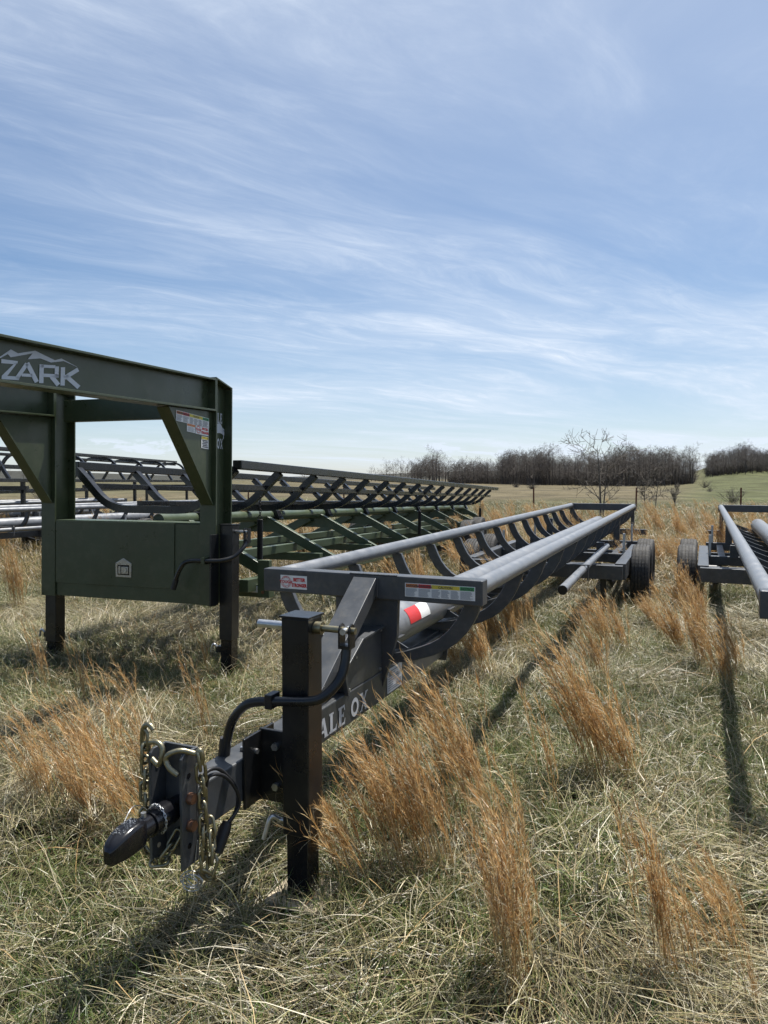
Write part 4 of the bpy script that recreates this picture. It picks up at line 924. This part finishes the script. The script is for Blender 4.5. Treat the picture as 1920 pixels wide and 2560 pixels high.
# broomsedge clumps
SG = [sedge_clump(500 + i, nst, h, lean, sp) for i, (nst, h, lean, sp) in enumerate((
    (24, .70, (-.34, .06), .10), (22, .78, (-.32, .04), .08), (32, .68, (-.40, .08), .15), (36, .74, (-.13, .03), .06), (20, .60, (-.52, .0), .16), (7, .76, (-.20, .05), .05), (12, .68, (-.56, .04), .20)))]
def clump(k, x, y, rz, s, label, group='tall orange broomsedge clumps'):
    o = bpy.data.objects.new('broomsedge_clump', SG[k]); col.objects.link(o); o.location = (x, y, float(hgt(x, y)) - .01); o.rotation_euler = (0, 0, rz); o.scale = (s, s, s)
    return tag(o, label, 'grass clump', group)
NEAR = [  # variant, x, y, turn, scale, label
    (2, .17, 2.60, 0.0, .90, 'dense orange grass clump right beside the black jack'),
    (4, -.07, 2.46, .1, .95, 'low orange grass clump at the foot of the black jack, leaning left'),
    (0, .06, 2.53, -.1, .85, 'small orange grass clump between the jack foot and the dense clump'),
    (1, .24, 2.56, 0.0, .92, 'tall orange grass clump between the jack and the front centre clump'),
    (0, .43, 2.86, .1, .98, 'feathery orange grass clump rising below the neck plate'),
    (1, .36, 3.05, -.05, .95, 'thin orange grass clump behind the feathery one below the neck plate'),
    (6, .52, 2.62, .2, .72, 'loose sprawling grass clump right of the feathery centre clump'),
    (3, .385, 1.99, .0, .80, 'upright rust-coloured dense grass clump alone at the bottom centre'),
    (5, .33, 2.09, .3, .70, 'few short stalks leaning out of the bottom-centre clump'),
    (5, .47, 2.16, -.9, .62, 'single stalk leaning right beside the bottom-centre clump'),
    (1, 1.02, 3.28, -.1, 1.08, 'tall bent grass clump right of centre under the right rail'),
    (0, 1.10, 3.40, .1, 1.02, 'pale grass clump behind the tall bent clump right of centre'),
    (5, .72, 3.02, .0, .85, 'thin stalks between the two larger clumps right of centre'),
    (5, .80, 2.00, -.05, .80, 'few tall plumed grass stalks at the bottom right'),
    (5, .79, 2.02, .7, .78, 'second bunch of plumed stalks leaning over the tall bottom-right stalks'),
    (5, .83, 1.97, -.6, .74, 'slender plumed stalks just right of the tall bottom-right stalks'),
    (5, .88, 1.97, -.2, .60, 'short plumed stalk right of the tall bottom-right stalks'),
    (6, 1.02, 2.02, -.3, .62, 'flattened rusty grass clump near the bottom right corner'),
    (4, 1.14, 2.16, -.4, .60, 'low rusty grass tuft near the right edge of the foreground'),
    (5, 1.00, 1.86, 0.2, .42, 'small orange grass tuft at the bottom right corner'),
    (6, -1.16, 3.00, -.1, .85, 'broad golden grass clump behind the coupler head'),
    (4, -1.00, 2.86, .1, .80, 'golden grass clump just left of the coupler'),
    (6, -1.36, 3.14, .15, .85, 'golden grass clump farthest left of the coupler'),
    (0, -1.06, 3.22, 0, .68, 'golden grass clump behind the left safety chain'),
    (2, -1.22, 2.92, .0, .66, 'dense golden grass clump close behind the coupler nose'),
    (0, -1.45, 3.02, .1, .70, 'golden grass clump at the left edge level with the coupler'),
    (1, -1.30, 3.22, .0, .66, 'tall golden grass clump in the middle of the patch left of the coupler'),
    (2, 1.18, 3.30, .15, .85, 'dense straw clump at the foot of the tall bent clump right of centre'),
    (5, -1.30, 3.40, .1, .80, 'thin pale stalks between the coupler and the green tool box'),
    (5, -.97, 3.78, .1, .80, 'tall thin stalks rising just behind the left safety chain'),
    (5, -1.85, 4.35, 0, .70, 'thin stalks in the shadow of the green tool box'),
    (6, -1.55, 4.35, .1, .66, 'golden tuft in the shade below the green tool box'),
    (5, -1.28, 5.05, .3, .76, 'single stalk beside the right jack of the green trailer'),
    (5, -2.30, 4.75, .2, .80, 'thin stalks near the left jack of the green trailer')]
for k, x, y, rz, s, lb in NEAR: clump(k, x, y, rz, s, lb)
rg = np.random.default_rng(31)
ORD = 'first second third fourth fifth sixth seventh eighth ninth tenth eleventh twelfth thirteenth fourteenth fifteenth sixteenth seventeenth eighteenth'.split()
def ground_at(u, v):
    dpt = 1.5 * 1775 / (v - 1193); return (u - 960) / 1775 * dpt, dpt
for (x0, y0, sx, sy, cnt, s, lb) in (
    (2.2, 5.75, .40, .55, 9, .85, 'orange grass clump growing under the loose push pipe'),
    (2.75, 6.8, .18, .35, 3, .68, 'orange grass clump in front of the right grey wheels'),
    (3.28, 8.3, .06, .9, 7, .8, 'orange grass clump between the two grey trailers'),
    (4.3, 6.6, .4, .5, 3, .6, 'orange grass clump by the right-hand trailer wheel'),
    (.95, 6.4, .35, .8, 10, .95, 'orange grass clump behind the left ribs'),
    (.35, 7.6, .5, .8, 7, .95, 'orange grass clump between the grey and the green trailer'),
    (-4.6, 8.0, .5, .8, 12, 1.0, 'golden grass clump under the left pipe trailers'),
    (4.3, 11.2, 1.2, 1.2, 16, 1.05, 'orange grass clump behind the facing wheels'),
    (6.2, 15.5, 2.0, 2.0, 18, 1.15, 'orange grass clump beyond the rear beams'),
    (1.9, 15.0, 1.2, 2.0, 8, 1.0, 'orange grass clump beyond the black cradle end')):
    spots = sorted(((x0 + rg.normal() * sx, y0 + rg.normal() * sy) for _ in range(cnt)), key=lambda p: p[0] / p[1])
    for i, (px, py) in enumerate(spots):
        clump(int(rg.integers(0, 5)), px, py, rg.uniform(-.5, .5), s * rg.uniform(.75, 1.1), lb + ', ' + (ORD[i] + ' from the left' if i else 'leftmost'))
P, _ = rings(RG, [(10, 20, .55, 1), (20, 30, .5, 1), (30, 46, .10, 1)])
keepm = patchy(P[:, 0], P[:, 1], .35, 1.0) > .42; P = P[keepm]; N = len(P)
scatter('distant_broomsedge', SG[:5], np.stack([P[:, 0], P[:, 1], hgt(P[:, 0], P[:, 1]) - .01], 1), np.stack([np.zeros(N), np.zeros(N), RG.uniform(-.6, .6, N)], 1), RG.uniform(.8, 1.35, N), RG.integers(0, 5, N), 'rusty tall grass scattered over the field beyond the trailers')

# ------------------------------------------------------------------ bare trees
def bare_tree(seed, H, trunk_r, levels=4, spread=.55, first=.25, kids=(5, 5, 4, 4), k0=7, twist=.25, up=.25, lenf=.62, rmin=.0):
    rg = np.random.default_rng(seed); tr = MB(); crn = MB()
    def limb(p, d, L, r, lev):
        segs = 6 if lev == 0 else 4 if lev == 1 else 3
        pts = [Vector(p)]; dd = Vector(d).normalized(); rs = [r]
        for i in range(segs):
            dd = (dd + Vector(rg.normal(0, twist * (.5 if lev == 0 else 1) / 2, 3)) + Vector((0, 0, up / segs))).normalized()
            pts.append(pts[-1] + dd * (L / segs)); rs.append(max(r * (1 - .80 * (i + 1) / segs), r * .18, rmin * .5))
        (tr if lev == 0 else crn).tube(pts, rs, k0 if lev == 0 else 5 if lev == 1 else 3, cap=False)
        if lev >= levels - 1: return
        K_ = kids[lev]
        for j in range(K_):
            f = first + (1 - first) * (j + rg.uniform(.2, .9)) / K_ if lev == 0 else rg.uniform(.2, 1.0)
            i = min(int(f * segs), segs - 1); g = f * segs - i; q = pts[i].lerp(pts[i + 1], g); rr = rs[i] * (1 - g) + rs[i + 1] * g
            ax = (pts[i + 1] - pts[i]).normalized(); pr = Vector(rg.normal(0, 1, 3)); pr = (pr - ax * pr.dot(ax)).normalized()
            nd = (ax * (1 - spread) + pr * spread * rg.uniform(.8, 1.4)).normalized()
            limb(q, nd, L * lenf * rg.uniform(.65, 1.1) * (1.1 - .35 * f if lev == 0 else 1), max(rr * .5, r * .12, rmin), lev + 1)
    limb((0, 0, -.1), (0, 0, 1), H, trunk_r, 0)
    return tr, crn
# lone sapling by the fence, two stems
def build_tree(name, parts, loc, rz, s, label, cat='tree', group=None, mats=('bark', 'bark')):
    e = empty(name, loc, (0, 0, rz)); e.scale = (s, s, s); tag(e, label, cat, group)
    for nm, mb, mt in zip(('trunk', 'crown'), parts, mats):
        me = mb if isinstance(mb, bpy.types.Mesh) else mb.mesh(nm, mt)
        o = bpy.data.objects.new(nm, me); col.objects.link(o); o.parent = e
    return e
x_, y_ = 8.55, 28.0
t1, c1_ = bare_tree(27, 3.5, .060, 4, .62, .26, (13, 6, 3, 0), 9, .10, .34, .54, .012)
t2, c2_ = bare_tree(24, 2.9, .045, 4, .58, .30, (9, 5, 3, 0), 8, .10, .34, .54, .012)
for src, dst in ((t2, t1), (c2_, c1_)):
    dst.add([(x * .98 + .22 + z * .05, y + .05, z) for x, y, z in src.v], [tuple(f) for f in src.f], True)
build_tree('bare_tree', (t1, c1_), (x_, y_, float(hgt(x_, y_))), 0.6, .86, 'leafless young tree with wide thin branches behind the rear beam of the grey trailer')
# small bare trees beyond the fence
for i, (u, dpt, H, lb) in enumerate(((1612, 46, 2.6, 'small dark leafless tree with a leaning twin stem beyond the fence post'), (1640, 44, 3.4, 'dark leafless tree with low spreading boughs beyond the fence'), (1688, 45, 1.9, 'bushy leafless shrub rightmost of the three small bare trees'))):
    x = (u - 960) / 1775 * dpt; tt = bare_tree(40 + i, H, .05, 4, .58 if i < 2 else .34, .16, (12, 6, 4, 0), 6, .18, .25, .50, .018)
    build_tree('bare_tree', tt, (x, dpt, float(hgt(x, dpt))), i * 1.3, 0.72, lb, group='small bare trees beyond the fence')
def shrub(seed, H, n):
    rg = np.random.default_rng(seed); m = MB()
    for _ in range(n):
        d = Vector((rg.normal(0, .45), rg.normal(0, .45), 1)).normalized(); p = Vector((rg.normal(0, .12), rg.normal(0, .12), -.05)); L = H * rg.uniform(.6, 1)
        pts = [p]
        for i in range(4): d = (d + Vector(rg.normal(0, .14, 3))).normalized(); pts.append(pts[-1] + d * L / 4)
        m.tube(pts, [.014, .011, .008, .005, .003], 3, cap=False)
        for j in range(5):
            i = rg.integers(1, 4); dd = (d + Vector(rg.normal(0, .5, 3))).normalized(); m.tube([pts[i], pts[i] + dd * L * .3], [.006, .002], 3, cap=False)
    return m
for i, (u, dpt, H, n_, lb) in enumerate(((1836, 52, 1.5, 40, 'rounded bare brush pile shrub in the right-hand pasture'), (1330, 120, 1.5, 60, 'low dark brush at the edge of the left wood'), (1290, 140, 1.6, 60, 'low dark brush left of the fence post near the wood edge'), (1762, 118, 1.7, 40, 'dark bush where the pasture fence meets the wood'), (1774, 95, .9, 30, 'small dark bush on the pasture fence line'), (110, 60, 2.6, 60, 'round bare bush seen through the green frame at far left'))):
    x = (u - 960) / 1775 * dpt; o = shrub(60 + i, H, n_).build('bare_shrub', 'bark_far'); o.location = (x, dpt, float(hgt(x, dpt))); o.scale = (1.3, 1.3, 1); tag(o, lb, 'shrub')

# woods
WT = []
for i in range(6):
    tr, cn = bare_tree(70 + i, 8.0, .16, 4, .60, .22, (13, 8, 6, 0), 5, .26, .22, .46, .012)
    cn.v = [tuple(v) for v in cn.v]
    WT.append((tr.mesh('trunk', 'bark_far'), cn.mesh('crown', 'twig_far')))
def wood_line(us, ds):
    return lambda u: float(np.interp(u, us, ds))
fl = wood_line([940, 1050, 1150, 1330, 1450, 1600, 1735], [330, 262, 222, 180, 168, 155, 150])
rg = np.random.default_rng(8)
def wavy(u): return 1.02 + .13 * math.sin(u / 41 + .7) + .09 * math.sin(u / 15.3) + .06 * math.sin(u / 5.1 + 2)
def plant(u, d, s, label, group):
    x = (u - 960) / 1775 * d; tr, cn = WT[int(rg.integers(6))]; s *= wavy(u)
    return build_tree('woodland_tree', (tr, cn), (x, d, float(hgt(x, d))), rg.uniform(0, 6), s, label, 'tree', group)
for u in list(np.arange(930, 1110, 9)) :
    plant(u + rg.uniform(-4, 4), fl(u) + rg.uniform(-3, 6), rg.uniform(.75, 1.1), 'bare tree in the thin left end of the wood', 'trees at the left end of the wood')
for u in np.arange(1112, 1738, 9.0):
    plant(u + rg.uniform(-3, 3), fl(u) + rg.uniform(-3, 5), rg.uniform(.62, .95), 'bare tree in the front row of the left wood', 'front row of the left wood')
for u in np.arange(1764, 1990, 9.0):
    plant(u + rg.uniform(-3, 3), 222 + rg.uniform(-4, 6), rg.uniform(.55, .78), 'bare tree in the front row of the right-hand wood', 'front row of the right-hand wood')
# depth of the woods
def joined(pair):
    me = bpy.data.meshes.new('tree'); v = []; f = []
    for q in pair:
        b = len(v); v += [tuple(w.co) for w in q.vertices]; f += [tuple(i + b for i in p.vertices) for p in q.polygons]
    me.from_pydata(v, [], f); me.materials.append(MATS['twig_far']); return me
JT = [joined(p) for p in WT]
def wood_mass(name, u0, u1, n_, dfn, dep, label, smin=.60, smax=.95):
    P = []; wv = []
    for _ in range(n_):
        u = rg.uniform(u0, u1); d = dfn(u) + 5 + dep * rg.random() ** 1.3; x = (u - 960) / 1775 * d; P.append((x, d, float(hgt(x, d)) - .1)); wv.append(wavy(u))
    N = len(P); scatter(name, JT, P, np.stack([np.zeros(N), np.zeros(N), rg.uniform(0, 6.28, N)], 1), rg.uniform(smin, smax, N) * np.array(wv), rg.integers(0, 6, N), label, cat='woods')
wood_mass('left_wood', 1030, 1736, 420, fl, 45, 'dense grey-brown leafless wood along the left skyline')
wood_mass('right_wood', 1766, 2050, 260, lambda u: 222, 40, 'dense dark leafless wood at the right edge', .5, .78)
def under(name, u0, u1, n_, dfn, label):
    sh = [shrub(90 + i, 2.4, 45).mesh('brush', 'bark_far') for i in range(3)]; P = []
    for _ in range(n_):
        u = rg.uniform(u0, u1); d = dfn(u) + rg.uniform(4, 22); x = (u - 960) / 1775 * d; P.append((x, d, float(hgt(x, d)) - .1))
    N = len(P); scatter(name, sh, P, np.stack([np.zeros(N), np.zeros(N), rg.uniform(0, 6.28, N)], 1), rg.uniform(.8, 1.5, N), rg.integers(0, 3, N), label, cat='brush')
under('left_undergrowth', 1120, 1734, 420, fl, 'dark undergrowth along the foot of the left wood')
under('right_undergrowth', 1766, 2040, 240, lambda u: 222, 'dark undergrowth along the foot of the right-hand wood')
# a few trees at the far left skyline
for u in (20, 60, 150, 210, 330, 700, 760):
    x = (u - 960) / 1775 * 380; plant(u, 380, rg.uniform(.5, .8), 'distant bare tree on the low left skyline', 'distant trees on the left skyline')

# ------------------------------------------------------------------ fence
fn_ = empty('wire_fence', (0, 0, 0)); tag(fn_, 'rusty steel post and wire fence across the field behind the trailers', 'fence')
FP = []
for i, (u, dpt) in enumerate(((-420, 36), (-130, 36), (128, 36), (395, 36), (620, 35.5), (860, 35), (1100, 34.3), (1335, 33.5), (1590, 32.2), (1853, 31.0), (2120, 30), (2400, 29))):
    x = (u - 960) / 1775 * dpt; z = float(hgt(x, dpt)); FP.append((x, dpt, z))
    tl = (.02, -.01, .03, -.02)[i % 4]
    m = MB().bar((x, dpt, z - .1), (x + tl, dpt, z + 1.42), .070, .014, (0, 1, 0)); m.bar((x, dpt + .02, z - .1), (x + tl, dpt + .02, z + 1.42), .010, .03, (0, 1, 0)); m.build('fence_post', 'rust_post', fn_)
for hh in (.25, .50, .75, 1.0, 1.3):
    pts = []
    for a, b in zip(FP, FP[1:]):
        for f in (0, .25, .5, .75):
            pts.append((a[0] + (b[0] - a[0]) * f, a[1] + (b[1] - a[1]) * f - .02, a[2] + (b[2] - a[2]) * f + hh - .03 * math.sin(math.pi * f)))
    MB().tube(pts, .0028, 4, cap=False).build('fence_wire', 'wire', fn_)
